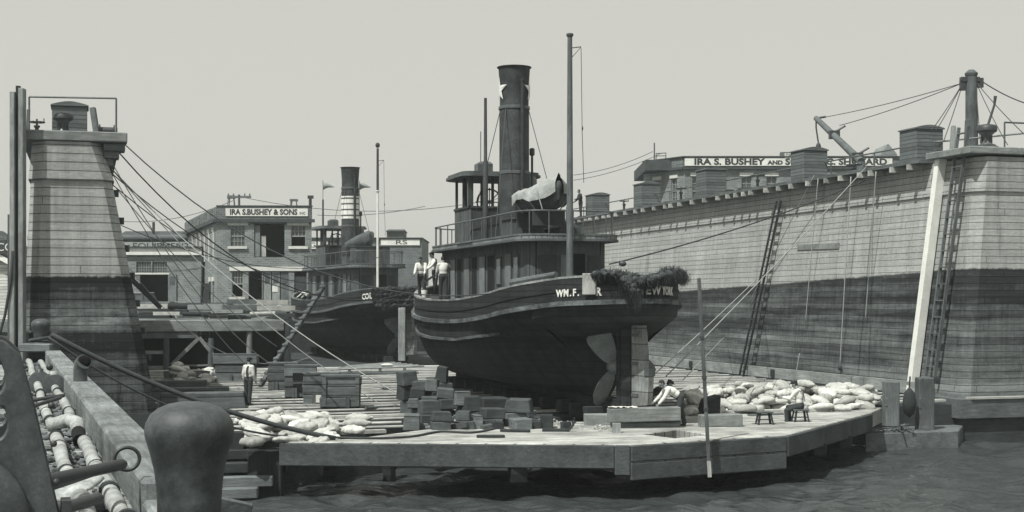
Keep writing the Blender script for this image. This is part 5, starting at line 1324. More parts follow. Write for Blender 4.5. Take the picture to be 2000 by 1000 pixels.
def window(parent, org, xd, nd, x0, x1, z0, z1, cols, rows, sash=True, half_open=False, fm='frame'):
    org, xd, nd = Vector(org), Vector(xd), Vector(nd); q = lambda x, z, d: org+xd*x-nd*d+Vector((0,0,z))
    f = MB(); t = 0.07
    for a, c in (((x0,z0),(x1,z0)),((x0,z1),(x1,z1)),((x0,z0),(x0,z1)),((x1,z0),(x1,z1))): f.bar(q(*a,0.14), q(*c,0.14), t, t, up=nd)
    if sash: f.bar(q(x0,(z0+z1)/2,0.13), q(x1,(z0+z1)/2,0.13), t, t, up=nd)
    for i in range(1, cols): f.bar(q(x0+(x1-x0)*i/cols, z0 if not half_open else (z0+z1)/2, 0.15), q(x0+(x1-x0)*i/cols, z1, 0.15), 0.035, 0.035, up=nd)
    for i in range(1, rows):
        zz = z0+(z1-z0)*i/rows
        if half_open and zz < (z0+z1)/2: continue
        f.bar(q(x0,zz,0.15), q(x1,zz,0.15), 0.035, 0.035, up=nd)
    w_ = f.build('window', fm, parent)
    g = MB(); za = (z0+z1)/2 if half_open else z0; g.add([q(x0,za,0.18),q(x1,za,0.18),q(x1,z1,0.18),q(x0,z1,0.18)], [(0,1,2,3)]); g.build('pane', 'glass', w_, fixn=False)
    return w_
def slabbox(org, xd, nd, x0, x1, z0, z1, out, inn=0.02):
    b = MB(); org, xd, nd = Vector(org), Vector(xd), Vector(nd); vs = []
    for d in (out, -inn):
        for x, z in ((x0,z0),(x1,z0),(x1,z1),(x0,z1)): vs.append(org+xd*x+nd*d+Vector((0,0,z)))
    b.add(vs, [(0,1,2,3),(7,6,5,4),(0,4,5,1),(1,5,6,2),(2,6,7,3),(3,7,4,0)]); return b
# signed building on the left: front nearly square to us
def px2(org_px, Y, px, py): s = F/Y; return ((px-org_px)/s, CAMZ-(py-586)/s)
GZ = 4.15
Y1 = 112.0; o1 = P(424, 586, Y1); o1.z = 0
bl = thing('brick_building', 'two storey brick works building with white sign board and open loft door', 'building', o1, 0)
xd = Vector((1,0.03,0)).normalized(); yd = Vector((-0.317,0.948,0)); nd = Vector((xd.y,-xd.x,0))
fr = lambda a, b_, c, d_: (px2(424,Y1,a,0)[0], px2(424,Y1,b_,0)[0], px2(424,Y1,0,d_)[1], px2(424,Y1,0,c)[1])
W1 = (608-424)/(F/Y1); T1 = CAMZ+183/(F/Y1)
wins = [fr(450,478,441,481), fr(568,596,441,481), fr(453,474,529,580)]
doors = [fr(496,555,437,502), fr(485,511,530,590), fr(513,563,530,590), fr(574,598,530,590)]
b = MB(); panel(b, (0,0,0), xd, nd, W1, GZ, T1-1.0, wins+doors)
SD = 24.5; sd_open = []
sn = Vector((-yd.y, yd.x, 0))
for i in range(7):
    sd_open.append((2.2+3.1*i, 3.2+3.1*i, 8.6, 10.9))
low_open = [(2.0,2.9,GZ,6.9),(4.2,5.1,GZ,6.9)]
# left side runs back; measured from the rear corner forward so that the outside faces left
rc = yd*SD
panel(b, rc, -yd, sn, SD, GZ, T1-1.0, [(SD-o[1],SD-o[0],o[2],o[3]) for o in sd_open+low_open])
b.add([xd*W1+Vector((0,0,GZ)), xd*W1+yd*SD+Vector((0,0,GZ)), xd*W1+yd*SD+Vector((0,0,T1)), xd*W1+Vector((0,0,T1))], [(0,1,2,3)])
b.add([rc+Vector((0,0,GZ)), rc+xd*W1+Vector((0,0,GZ)), rc+xd*W1+Vector((0,0,T1)), rc+Vector((0,0,T1))], [(0,1,2,3)])
b.build('wall', 'brick', bl, fixn=False)
b = slabbox((0,0,0), xd, nd, -0.25, W1+0.25, T1-1.25, T1-1.0, 0.28); b.build('cornice', 'roofdark', bl)
b = slabbox((0,0,0), xd, nd, 0.0, W1, T1-0.998, T1, 0.05, 0.3); pa_ = b.build('parapet', 'brick2', bl)
b = slabbox((0,0,0), xd, nd, -0.05, W1+0.05, T1+0.002, T1+0.08, 0.12, 0.4); b.build('coping', 'roofdark', pa_)
b = slabbox(rc, -yd, sn, 0, SD, T1-0.998, T1, 0.05, 0.3); b.build('parapet', 'brick2', bl)
b = slabbox(rc, -yd, sn, 0, SD+0.2, T1-1.25, T1-1.0, 0.35); b.build('cornice', 'roofdark', bl)
for i in range(18):
    b = slabbox(rc, -yd, sn, 0.6+1.33*i, 0.85+1.33*i, T1-0.85, T1-0.15, 0.14); b.build('parapet_bracket', 'brick', bl)
b = MB(); b.add([Vector((0,0,T1-0.6)), xd*W1+Vector((0,0,T1-0.6)), xd*W1+yd*SD+Vector((0,0,T1-0.6)), yd*SD+Vector((0,0,T1-0.6))], [(0,1,2,3)]); b.build('roof', 'roofdark', bl)
s0 = fr(441,601,407,422)
b = slabbox((0,0,0), xd, nd, s0[0], s0[1], s0[2], s0[3], 0.12, -0.055); sg = b.build('sign', 'sign_white', bl)
m = facing(xd*((s0[0]+s0[1])/2-0.25)+nd*0.125+Vector((0,0,(s0[2]+s0[3])/2)), xd); text('IRA S.BUSHEY & SONS', 0.6, 'letters', sg, m, ext=0.012, sx=0.9, bold=0.022)
m = facing(xd*(s0[1]-0.42)+nd*0.125+Vector((0,0,(s0[2]+s0[3])/2-0.08)), xd); text('INC', 0.3, 'letters', sg, m, ext=0.012, sx=0.9)
for w_ in wins:
    window(bl, (0,0,0), xd, nd, *w_, 4, 4, half_open=(w_ is not wins[0]))
    b = slabbox((0,0,0), xd, nd, w_[0]-0.2, w_[1]+0.2, w_[2]-0.2, w_[2], 0.15); b.build('sill', 'stone', bl)
for a, c in ((444,484),(560,602)): f_ = fr(a, c, 431, 440); b = slabbox((0,0,0), xd, nd, *f_, 0.06); b.build('lintel', 'stone', bl)
f_ = fr(448,602,521,529); b = slabbox((0,0,0), xd, nd, *f_, 0.08); b.build('lintel', 'stone', bl)
f_ = fr(490,560,431,437); b = slabbox((0,0,0), xd, nd, *f_, 0.2); b.build('door_rail', 'roofdark', bl)
f_ = fr(497,507,440,501); b = slabbox((0,0,0), xd, nd, *f_, -0.1, 0.18); b.build('loft_door', 'panel', bl)
f_ = fr(508,518,460,501); b = slabbox((0,0,0), xd, nd, *f_, -0.25, 0.32); b.build('loft_door', 'pale_z', bl)
for a, c in ((513,529),(530,546),(547,563)):
    f_ = fr(a+0.5, c-0.5, 530, 590); b = slabbox((0,0,0), xd, nd, *f_, -0.08, 0.14); dr = b.build('door', 'mid_z' if a > 540 else 'grey_z', bl)
    f2 = fr(a+3, c-3, 534, 553); b = slabbox((0,0,0), xd, nd, *f2, -0.06, 0.075); b.build('pane', 'glass', dr)
f_ = fr(531,542,558,570); b = slabbox((0,0,0), xd, nd, *f_, -0.05, 0.075); b.build('notice', 'sign_white', bl)
f_ = fr(575,597,540,590); b = slabbox((0,0,0), xd, nd, *f_, -0.1, 0.16); b.build('door', 'house_dark', bl)
for o_ in sd_open:
    x0, x1, a, c = o_; window(bl, rc, -yd, sn, SD-x1, SD-x0, a, c, 2, 3)
    b = slabbox(rc, -yd, sn, SD-x1-0.2, SD-x0+0.2, c, c+0.3, 0.07); b.build('lintel', 'stone', bl)
    b = slabbox(rc, -yd, sn, SD-x0-0.03, SD-x0+0.14, a, c, 0.09); b.build('window_trim', 'stone', bl)
for x0, x1, a, c in low_open:
    b = slabbox(rc, -yd, sn, SD-x1-0.2, SD-x0+0.2, c, c+0.35, 0.08); b.build('lintel', 'stone', bl)
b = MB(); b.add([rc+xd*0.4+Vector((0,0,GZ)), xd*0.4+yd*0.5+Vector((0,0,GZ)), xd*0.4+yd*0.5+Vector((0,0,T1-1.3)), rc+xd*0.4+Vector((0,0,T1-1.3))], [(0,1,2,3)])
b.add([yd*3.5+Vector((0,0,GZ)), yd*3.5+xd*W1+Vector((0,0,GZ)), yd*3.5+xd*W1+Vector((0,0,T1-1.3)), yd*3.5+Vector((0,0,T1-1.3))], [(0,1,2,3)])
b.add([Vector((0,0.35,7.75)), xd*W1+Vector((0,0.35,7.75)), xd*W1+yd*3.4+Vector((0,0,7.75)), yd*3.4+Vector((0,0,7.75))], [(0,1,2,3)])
b.build('shade_backing', 'black', bl, fixn=False)  # black sheets added inside so doors and windows look dark
# little mast and cross arms on its roof
def crossarm(label, px, py0, py1, Y, arms=True):
    o = thing('utility_pole', label, 'pole', P(px, py1, Y), 0); h = (py1-py0)*Y/F
    b = MB(); b.tube([(0,0,-0.9),(0,0,h)], 0.09, 8); b.build('pole', 'mid_z', o)
    b = MB(); b.box(-0.95,0.95,-0.06,0.06,h-0.28,h-0.1); b.build('crossarm', 'mid_x', o)
    for x in (-0.85,-0.45,0.45,0.85): b = MB(); b.tube([(x,0,h-0.1),(x,0,h+0.08)],0.05,6); b.build('insulator','steel',o)
crossarm('utility pole with cross arm above the left sign board', 467, 380, 400, 114)
def tripod(label, px, py0, py1, Y):
    o = thing('roof_trestle', label, 'roof stand', P(px, py1, Y), 0); h = (py1-py0)*Y/F
    for x, y in ((-0.35,-0.3),(0.35,-0.3),(0.3,0.3),(-0.3,0.3)): b = MB(); b.bar((x,y,-0.9),(x*0.6,y*0.6,h*0.75),0.07,0.07); b.build('leg','mid_z',o)
    b = MB(); b.box(-0.3,0.3,-0.25,0.25,h*0.72,h); b.build('tank','mid_z',o)
tripod('small roof stand left of the cross arm pole', 452, 382, 402, 116); tripod('small tank on legs above the word SONS', 574, 389, 403, 116)
b = MB(); b.tube([(0,0,0),(0,0,0.7)],0.12,8); b.box(-0.2,0.25,-0.1,0.1,0.6,0.85); o = b.build('roof_vent','iron',smooth=True); o.location = P(606,403,112.5); tag(o,'dark roof vent at the right corner of the signed building','vent')

# low garage with white fascia
Y2 = 120.0; o2 = P(240, 586, Y2); o2.z = 0
ga = thing('brick_garage', 'low brick garage with white fascia board and dark open doorway', 'garage', o2, 0)
xd = Vector((1,0.0,0)); yd = Vector((-0.317,0.948,0)); nd = Vector((0,-1,0))
fr = lambda a, b_, c, d_: (px2(240,Y2,a,0)[0], px2(240,Y2,b_,0)[0], px2(240,Y2,0,d_)[1], px2(240,Y2,0,c)[1])
full = fr(200,394,484,600); L2 = full[1]
tr = [fr(266,295,511,533), fr(297,326,511,533)]; dw = fr(273,329,536,600); leaf = fr(329,345,536,600)
b = MB(); panel(b, (full[0],0,0), xd, nd, L2-full[0], GZ, full[3]-0.05, [(a-full[0],c-full[0],e,f) for a,c,e,f in tr+[dw]])
b.add([Vector((L2,0,GZ)), Vector((L2,0,GZ))+yd*9, Vector((L2,0,full[3]-0.05))+yd*9, Vector((L2,0,full[3]-0.05))], [(0,1,2,3)])
b.add([Vector((full[0],0,GZ))+yd*9, Vector((L2,0,GZ))+yd*9, Vector((L2,0,full[3]-0.05))+yd*9, Vector((full[0],0,full[3]-0.05))+yd*9], [(0,1,2,3)])
b.build('wall', 'brick', ga, fixn=False)
f_ = fr(200,395,485,498); b = slabbox((0,0,0), xd, nd, *f_, 0.25); b.build('fascia', 'sign_white', ga)
f_ = fr(200,395,481.5,484.8); b = slabbox((0,0,0), xd, nd, *f_, 0.4, 0.4); b.build('gutter', 'roofdark', ga)
f_ = fr(200,394,499,506); b = slabbox((0,0,0), xd, nd, *f_, 0.1); b.build('brick_band', 'brick2', ga)
b = MB(); b.add([Vector((full[0],0,full[3]-0.1)), Vector((L2,0,full[3]-0.1)), Vector((L2,0,full[3]+0.3))+yd*9, Vector((full[0],0,full[3]+0.3))+yd*9], [(0,1,2,3)]); b.build('roof', 'roofdark', ga)
for t_ in tr: window(ga, (0,0,0), xd, nd, *t_, 6, 4, sash=False)
f_ = fr(262,331,533,536); b = slabbox((0,0,0), xd, nd, *f_, 0.06); b.build('lintel', 'stone', ga)
b = slabbox((0,0,0), xd, nd, *leaf, 0.14, 0.01); lf = b.build('door', 'panel', ga)
for k in range(2):
    z = leaf[3]-1.0+0.1; f_ = fr(332,343,540,557); b = slabbox((0,0,0), xd, nd, *f_, 0.15, -0.139); b.build('pane', 'glass', lf); break
b = MB(); b.tube([(L2-0.05,-0.15,GZ),(L2+0.1,-0.15,full[3])],0.07,8); b.build('drain_pipe', 'roofdark', ga)
b = MB(); b.add([Vector((full[0],4,GZ)),Vector((L2-0.1,4,GZ)),Vector((L2-0.1,4,full[3]-0.3)),Vector((full[0],4,full[3]-0.3))],[(0,1,2,3)]); b.build('shade_backing','black',ga,fixn=False)  # black sheet added to darken the garage interior
# shed, overhead pipes and the half hidden sign behind
o = thing('timber_shed', 'long dark shed roof beyond the garage', 'shed', P(310,586,150)*1.0, 0); o.location.z = GZ
s = F/150; b = MB(); b.box((225-310)/s,(384-310)/s,0,9,0,CAMZ+118/s-GZ); b.build('wall','house_dark',o)
b = MB(); x0,x1 = (222-310)/s,(383-310)/s; z = CAMZ+118/s-GZ
b.add([(x0,-0.5,z),(x1,-0.5,z),(x1,9.5,z),(x0,9.5,z),(x0,4.5,z+1.1),(x1,4.5,z+1.1)],[(0,1,5,4),(2,3,4,5),(1,2,5),(3,0,4),(0,3,2,1)]); b.build('roof','roofdark',o)
b = MB(); b.tube([(286*0+(286-310)/s,3,z+0.8),((286-310)/s,3,z+2.0)],0.15,8); b.build('stove_pipe','iron',o)
b = MB(); b.box((378-310)/s-0.2,(378-310)/s+0.2,-0.6,-0.52,z-1.5,z+0.9); b.build('corner_board','white_paint',o)
for i, (py, r_) in enumerate([(465,0.30),(476,0.2)]):
    Yp = 132; b = MB(); b.tube([(-12,0,0),(0,0,0.0),(4.5,0,0.05)], r_, 12); o = b.build('overhead_pipe', 'mid_x' if i == 0 else 'grey_x', smooth=True); o.location = P(310, py, Yp)
    tag(o, ['fat overhead pipe running above the garage roof','thinner pale pipe close above the garage sign strip'][i], 'pipe', 'overhead pipes beyond the garage')
o = thing('pipe_trestle','timber trestle carrying the overhead pipes beside the left wall','trestle',P(256,586,133),0); o.location.z = GZ; hh = CAMZ+118/(F/133)-GZ
for a_, c_ in (((0,0,0),(0,0,hh)),((-1.2,0,hh-1.2),(0,0,hh)),((1.2,0,hh-1.2),(0,0,hh))): b = MB(); b.bar(a_,c_,0.22,0.22); b.build('post','mid_z',o)
for x in (3.2,): b = MB(); b.bar((x,0,0),(x,0,hh-0.9),0.22,0.22); b.build('post','mid_z',o)
o = thing('sign_board','weathered sign strip mostly hidden by the garage fascia','sign',P(315,481,126),0)
b = MB(); b.box(-3.2,3.2,0,0.08,-0.35,0.3); b.build('board','canvas',o); text('EQUIPMENT', 0.75, 'letters', o, facing((0.0,-0.01,0.0),(1,0)), ext=0.01, sx=1.25)

# parked car before the garage
o = thing('parked_car', 'dark old sedan with pale roof parked before the garage', 'car', P(287,586,107), R(0)); o.location.z = GZ
prof = [(-2.1,0.45),(-2.1,0.95),(-1.95,1.05),(-1.5,1.1),(-1.35,1.68),(-0.9,1.76),(0.35,1.76),(0.62,1.15),(1.75,1.05),(1.95,0.9),(2.0,0.45)]
b = MB(); b.loft([[(x,-0.78,z) for x,z in prof],[(x,-0.74,z) if z < 1.2 else (x,-0.66,z) for x,z in prof],[(x,0.74,z) if z < 1.2 else (x,0.66,z) for x,z in prof],[(x,0.78,z) for x,z in prof]]); b.build('body','iron',o,bevel=0.04)
b = MB(); b.box(-1.3,0.42,-0.62,0.62,1.765,1.83); b.build('roof','canvas',o,bevel=0.03)
for x0,x1 in ((-1.2,-0.75),(-0.65,-0.1),(0.0,0.4)): b = MB(); b.box(x0,x1,-0.80,-0.785,1.18,1.62); b.build('window','glass',o)
for x in (-1.35,1.3):
    for y in (-0.8,0.8):
        b = MB(); b.m = Matrix.Translation((x,y,0.36)) @ Matrix.Rotation(R(90),4,'X'); b.lathe([(0.2,-0.09),(0.36,-0.08),(0.36,0.08),(0.2,0.09)],18); wv = b.build('wheel','ropedark',o,smooth=True)
    b = MB(); pts = [(x+0.5*math.cos(a*math.pi/8),-0.82,0.36+0.48*math.sin(a*math.pi/8)) for a in range(9)]; b.tube(pts,0.07,6); b.build('mudguard','iron',o)
for y in (-0.45,0.45): b = MB(); b.ell((2.02,y,0.95),(0.1,0.13,0.13)); b.build('headlight','steel',o,smooth='all')
for i,(px,lab) in enumerate([(343,'spoked iron wheel leaning left by the garage door'),(367,'spoked iron wheel leaning right of the first by the garage')]):
    o = thing('spoked_wheel', lab, 'wheel', P(px,586,106), R(20*i)); o.location.z = GZ+0.72
    b = MB(); b.tube([(0.42*math.cos(k*math.pi/14),0,0.42*math.sin(k*math.pi/14)) for k in range(29)],0.035,6); b.build('rim','grey_x',o)
    b = MB(); b.ell((0,0,0),(0.08,0.08,0.08))
    for k in range(5): b.tube([(-0.4*math.cos(k*math.pi/5),0,-0.4*math.sin(k*math.pi/5)),(0.4*math.cos(k*math.pi/5),0,0.4*math.sin(k*math.pi/5))],0.015,5)
    b.build('spokes','grey_x',o)
b = MB(); b.bar((0,0,0),(0.25,0.3,2.6),0.5,0.08); o = b.build('leaning_board','dark_z'); o.location = P(398,586,116.5); o.location.z = GZ; tag(o,'dark board leaning by the drain pipe of the garage','board')

# timber quay with lumber
qo = D(0,86,0)
quay = thing('timber_quay', 'old timber quay on piles with braces in front of the brick buildings', 'quay', qo, AX)
b = MB(); b.box(-6,11.2,0,10,3.9,4.2); b.build('deck','deckgrey',quay)
b = MB(); b.box(-6,11.25,-0.18,0.2,3.55,4.22); b.build('fascia_beam','grey_x',quay,bevel=0.03)
b = MB(); b.box(-6,6.2,-0.1,0.25,3.15,3.545); b.build('cap_beam','mid_x',quay,bevel=0.03)
b = MB(); b.box(-6,11.2,3.2,3.5,-1,3.85); b.build('bulkhead','black',quay)  # black sheet paints the shade under the quay deck
for px in (322,410,487,566):
    q = toD(P(px,640,85+0.0)); b = MB(Matrix.Translation((q[0],0.05,0))); b.tube([(0,0,-1.5),(0.02,0,3.16 if px < 450 else 3.54)],[0.2,0.17],10); b.build('post','mid_z' if px < 450 else 'grey_z',quay,smooth=True)
for a_, c_ in (((4.7,0,1.6),(6.3,0,3.2)),((7.6,0,1.5),(6.3,0,3.2))): b = MB(); b.bar(a_,c_,0.2,0.2); b.build('brace','grey_z',quay)
for z in (2.35,1.45): b = MB(); b.bar((0.2,0.15,z),(4.3,0.15,z),0.14,0.2); b.build('waler','grey_x',quay)
b = MB(); b.bar((5.0,0.3,1.55),(8.8,0.3,1.55),0.12,0.1); b.build('waler','grey_x',quay)
for nm_, a_, c_ in (('v', (11.36, 84.2), (11.36, 110.2)), ('u', (11.5, 110.3), (31.8, 110.3))):
    p_, q_ = D(*a_, 0), D(*c_, 0); b = MB(); b.bar((0,0,1.55), (q_-p_)+Vector((0,0,1.55)), 0.12, 5.2); o = b.build('shade_panel', 'dark_x'); o.location = p_  # dark panels added over the lit ground faces, standing for shade
    tag(o, 'added dark panel beside the farther tug standing for shade under the quay' if nm_ == 'v' else 'added dark panel standing for shade ahead of the farther tug', 'shade panel')
q0 = P(401,668,85); ladder('short ladder hanging from the quay between the piles', q0, P(400,620,85.2), 0.5, 5, 'grey_z', (1,0,0), depth=0.06)
random.seed(17)
k = 0
for row, (py, Y, x0, x1, nlog, r_) in enumerate([(618,87.5,445,575,3,0.16),(604,90,300,570,4,0.2),(592,93,270,560,5,0.2),(611,88.5,300,470,3,0.14)]):
    for j in range(nlog):
        a_ = x0+(x1-x0)*j/nlog; l = (x1-x0)/nlog*random.uniform(0.8,1.25)*Y/F; p = P(a_, py+random.uniform(-6,6), Y+random.uniform(-0.8,0.8)); p.z = max(p.z, 4.2+r_)
        b = MB()
        if random.random() < 0.55: b.tube([(0,0,0),(l,0.2,random.uniform(-0.08,0.08))], r_*random.uniform(0.7,1.1), 9)
        else: b.bar((0,0,0),(l,0.15,0.0),0.45,r_*1.5)
        o = b.build('lumber', ['mid_x','grey_x','dark_x','pale_x'][(k*7+row) % 4], smooth=True); o.location = p; k += 1
        tag(o, 'rough timber lying in the lumber piles on the quay', 'timber', 'lumber on the quay')
for i,(a_,y0,x1,y1,w_,mt_,lab) in enumerate([(270,600,340,588,1.1,'mid_x','broad dark baulk heap on the quay near the left wall'),(345,600,455,590,0.95,'mid_x','long board stack on the quay before the wheels'),(455,596,570,587,0.6,'grey_x','stack of pale boards before the brick building doors')]):
    o = thing('board_stack', lab, 'lumber stack', P((a_+x1)/2,600,94.0), 0); o.location.z = 4.2; ww = (x1-a_)*94/F/2
    z = 0
    while z < w_:
        h = random.uniform(0.06,0.14); b = MB(); b.box(-ww*random.uniform(0.85,1),ww*random.uniform(0.85,1),-0.6,0.8,z,z+h-0.01); b.build('board',random.choice(['mid_x','grey_x','dark_x']),o); z += h
b = MB(); b.ell((0,0,0),(0.5,0.3,0.18)); b.ell((0.5,0,0.05),(0.3,0.25,0.2)); o = b.build('canvas_bundle','canvas',smooth='all'); o.location = P(530,603,91); tag(o,'crumpled pale canvas bundle on the quay lumber','bundle')

# far buildings
o = thing('shop_building','distant works building with white name boards behind the farther tug','building',P(712,586,152),0); o.location.z = GZ; s = F/152
X = lambda px: (px-712)/s
Z = lambda py: CAMZ-(py-586)/s-GZ
b = MB(); b.box(X(598),X(824),0,12,0,Z(466)); b.build('wall','brick2',o)
b = MB(); b.box(X(596),X(826),-0.25,12.2,Z(466)+0.002,Z(464)); b.build('coping','roofdark',o)
b = MB(); b.box(X(744),X(820),-0.14,-0.02,Z(479),Z(468)); sg = b.build('sign','sign_white',o); text('RS', 0.62, 'letters', sg, facing((X(784),-0.15,Z(473.5)),(1,0)), ext=0.01, sx=2.0)
b = MB(); b.box(X(604),X(640),-0.14,-0.02,Z(486),Z(472)); sg = b.build('sign','sign_white',o); text('G', 0.75, 'letters', sg, facing((X(611),-0.15,Z(479)),(1,0)), ext=0.01, sx=1.3)
b = MB(); b.box(X(752),X(786),2,6,Z(463),Z(450)); mo = b.build('roof_monitor','brick2',o); b = MB(); b.add([(X(750),1.7,Z(450)),(X(788),1.7,Z(450)),(X(788),6.3,Z(450)),(X(750),6.3,Z(450)),(X(752),4,Z(444.5)),(X(785),4,Z(444.5))],[(0,1,5,4),(2,3,4,5),(1,2,5),(3,0,4)]); b.build('roof','roofdark',mo)
b = MB(); b.box(X(605),X(616),-0.1,0.3,Z(441),Z(447)*1.0+0.4); b.build('eave','white_paint',o)
# white sided building far left
o = thing('clapboard_house','white clapboard house glimpsed left of the guide pile','house',P(-40,586,92),0); o.location.z = GZ-0.5; s = F/92
X = lambda px: (px+40)/s
Z = lambda py: CAMZ-(py-586)/s-GZ+0.5
b = MB(); b.box(X(-200),X(22),0,8,-3,Z(507)); wl_ = b.build('wall','clap',o)
b = MB(); b.add([(X(-200),-0.3,Z(507)),(X(26),-0.3,Z(507)),(X(26),8,Z(507)),(X(-200),8,Z(507)),(X(-80),-0.3,Z(440)),(X(-80),8,Z(440))],[(0,1,4),(1,2,5,4),(2,3,5),(3,0,4,5)]); b.build('roof','roofdark',o)
b = MB(); b.box(X(-150),X(19),-0.62,-0.5,Z(497),Z(469)); sg = b.build('sign','roofdark',o); text('CO', 0.72, 'name_white', sg, facing((X(13)+0.12,-0.63,Z(484)),(1,0)), ext=0.01, sx=1.0)
b = MB(); b.box(X(-150),X(20),-0.6,-0.5,Z(469)+0.002,Z(461)); b.build('parapet','brick2',o)
b = MB(); b.bar((X(-20),-0.4,Z(490)),(X(22),-0.4,Z(512)),0.25,0.3); b.build('verge_board','white_paint',o)

# long signed building on the right
Y3 = 116.0; o3 = P(1336,586,Y3); o3.z = 0; s = F/Y3
br = thing('brick_warehouse','tall brick building with a long white name board beyond the wing wall','building',o3,0)
X = lambda px: (px-1336)/s
Z = lambda py: CAMZ-(py-586)/s
xd = Vector((1,0,0)); nd = Vector((0,-1,0)); yd3 = Vector((-0.55,0.83,0)).normalized()
wn_ = []
for px in (1316,1362,1398,1440,1492): pass
fw_ = [(X(a),X(a+20),Z(402),Z(344)) for a in (1352,1388,1448,1497,1560,1610,1660,1710,1755)]
b = MB(); panel(b,(0,0,0),xd,nd,X(1812),GZ,Z(326),fw_)
sn3 = Vector((-yd3.y,yd3.x,0)); SD3 = 5.2
so = [(1.4,2.2,Z(396),Z(346)),(3.6,4.3,Z(396),Z(346))]
panel(b,yd3*SD3,-yd3,sn3,SD3,GZ,Z(326),so)
b.add([Vector((X(1812),0,GZ)),Vector((X(1812),14,GZ)),Vector((X(1812),14,Z(306))),Vector((X(1812),0,Z(306)))],[(0,1,2,3)])
b.build('wall','brick',br,fixn=False)
b = slabbox((0,0,0),xd,nd,0,X(1812),Z(326)+0.003,Z(307),0.06,0.4); b.build('parapet','brick2',br)
b = slabbox(yd3*SD3,-yd3,sn3,0,SD3,Z(326)+0.003,Z(307),0.06,0.4); b.build('parapet','brick2',br)
b = slabbox((0,0,0),xd,nd,-0.1,X(1812)+0.1,Z(307)+0.002,Z(305),0.2,0.5); b.build('coping','roofdark',br)
b = slabbox(yd3*SD3,-yd3,sn3,0,SD3+0.15,Z(307)+0.002,Z(305),0.2,0.5); b.build('coping','roofdark',br)
b = slabbox((0,0,0),xd,nd,-0.1,X(1812),Z(331),Z(327),0.3); b.build('cornice','roofdark',br)
b = slabbox(yd3*SD3,-yd3,sn3,0,SD3+0.1,Z(331),Z(327),0.3); b.build('cornice','roofdark',br)
b = slabbox((0,0,0),xd,nd,X(1525),X(1562),Z(304.5),Z(297),0.1,0.5); b.build('raised_parapet','brick2',br)
b = MB(); b.box(X(1263),X(1812)*0.99,1.2,12,Z(330),Z(309)); b.build('roof','roofdark',br)
b = slabbox((0,0,0),xd,nd,X(1337),X(1742),Z(324),Z(309),0.14,-0.065); sg = b.build('sign','sign_white',br)
def lett(sx_, px, size, st, dz=0.0, al='LEFT', bold=0.012):
    text(st,size,'letters',sg,facing((X(px),-0.145,Z(316.6)+dz),(1,0)),ext=0.012,align=al,sx=sx_,bold=bold)
lett(1.32,1355,0.68,'IRA S. BUSHEY',bold=0.026); lett(1.25,1499,0.44,'AND',-0.06,bold=0.02); lett(1.26,1533,0.68,'SONS INC. SHIPYARD',bold=0.026)
b = slabbox((0,0,0),xd,nd,X(1532),X(1552),Z(308.6),Z(300),0.14,-0.11); sg2 = b.build('sign','sign_white',br); text('DRY',0.4,'letters',sg2,facing((X(1542),-0.145,Z(304.5)),(1,0)),ext=0.012,sx=0.9)
for w_ in fw_:
    window(br,(0,0,0),xd,nd,*w_,2,4); b = slabbox((0,0,0),xd,nd,w_[0]-0.15,w_[1]+0.15,w_[3],w_[3]+0.28,0.07); b.build('lintel','stone',br)
for w_ in so:
    window(br,yd3*SD3,-yd3,sn3,*w_,2,4); b = slabbox(yd3*SD3,-yd3,sn3,w_[0]-0.15,w_[1]+0.15,w_[3],w_[3]+0.28,0.07); b.build('lintel','stone',br)
b = MB(); b.box(X(1262)+1.5,X(1800),4,13,GZ,Z(332)); b.build('shade_backing','black',br)  # black box added behind the windows to paint a dark interior
b = MB(); b.tube([(0,0,-0.5),(0,0,1.3)],0.06,6); o = b.build('roof_pole','mid_z'); o.location = P(1278,310,118); tag(o,'thin pole on the left roof corner of the long signed building','pole')
o = thing('roof_frame','low pipe frame on the roof at the left corner','frame',P(1291,307,118),0)
b = MB(); b.tube([(-0.4,0,-0.3),(-0.4,0,0.3),(0.4,0,0.35),(0.4,0,-0.3)],0.05,6); b.build('hoop','mid_z',o); b = MB(); b.tube([(-0.4,0,0.1),(0.4,0,0.12)],0.04,6); b.build('bar','mid_z',o)
# gable glimpsed by the derrick
o = thing('gabled_roof','pale gabled roof peak beyond the long sign','roof',P(1735,306,150),0); s = F/150
b = MB(); b.add([(-1.2,0,-1.0),(1.2,0,-1.0),(1.2,5,-1.0),(-1.2,5,-1.0),(-0.75,0,0.3),(0.9,0,0.3),(0.9,5,0.3),(-0.75,5,0.3),(0,0,1.35),(0,5,1.35)],[(0,1,5,4),(4,5,8),(2,3,7,6),(6,7,9),(1,2,6,5),(3,0,4,7),(5,6,9,8),(7,4,8,9)]); b.build('gable','brick',o)
# derrick crane
dz = P(1899,290,60.5); o = thing('derrick','stout derrick mast with a long lattice free boom and guy lines','derrick',dz,0)
top_ = P(1897,148,60.5)-dz
b = MB(); b.tube([(0,0,-3.0),top_],[0.3,0.24],12); b.lathe([(0.26,0),(0.28,0.1),(0.12,0.25)],12,tuple(top_)); b.build('mast','mid_z',o,smooth=True)
b = MB(); b.box(-0.5,0.28,-0.14,0.14,top_.z-0.25,top_.z-0.06); b.box(-0.52,-0.3,-0.1,0.1,top_.z-0.62,top_.z-0.2); b.box(0.2,0.45,-0.1,0.1,top_.z-0.5,top_.z-0.1); b.build('head_fitting','iron',o)
tip = P(1594,231,74)-dz; heel = P(1682,316,68)-dz
b = MB(); b.tube([heel,tip],[0.2,0.14],10); bo = b.build('boom','mid_z',o,smooth=True)
for t in (0.6,0.1): q = heel.lerp(tip,t); b = MB(); b.m = Matrix.Translation(q); b.box(-0.2,0.3,-0.18,0.18,-0.2,0.2); b.tube([(0,0,0.1),(0.6,0,0.45)],0.06,6); b.build('boom_fitting','iron',bo)
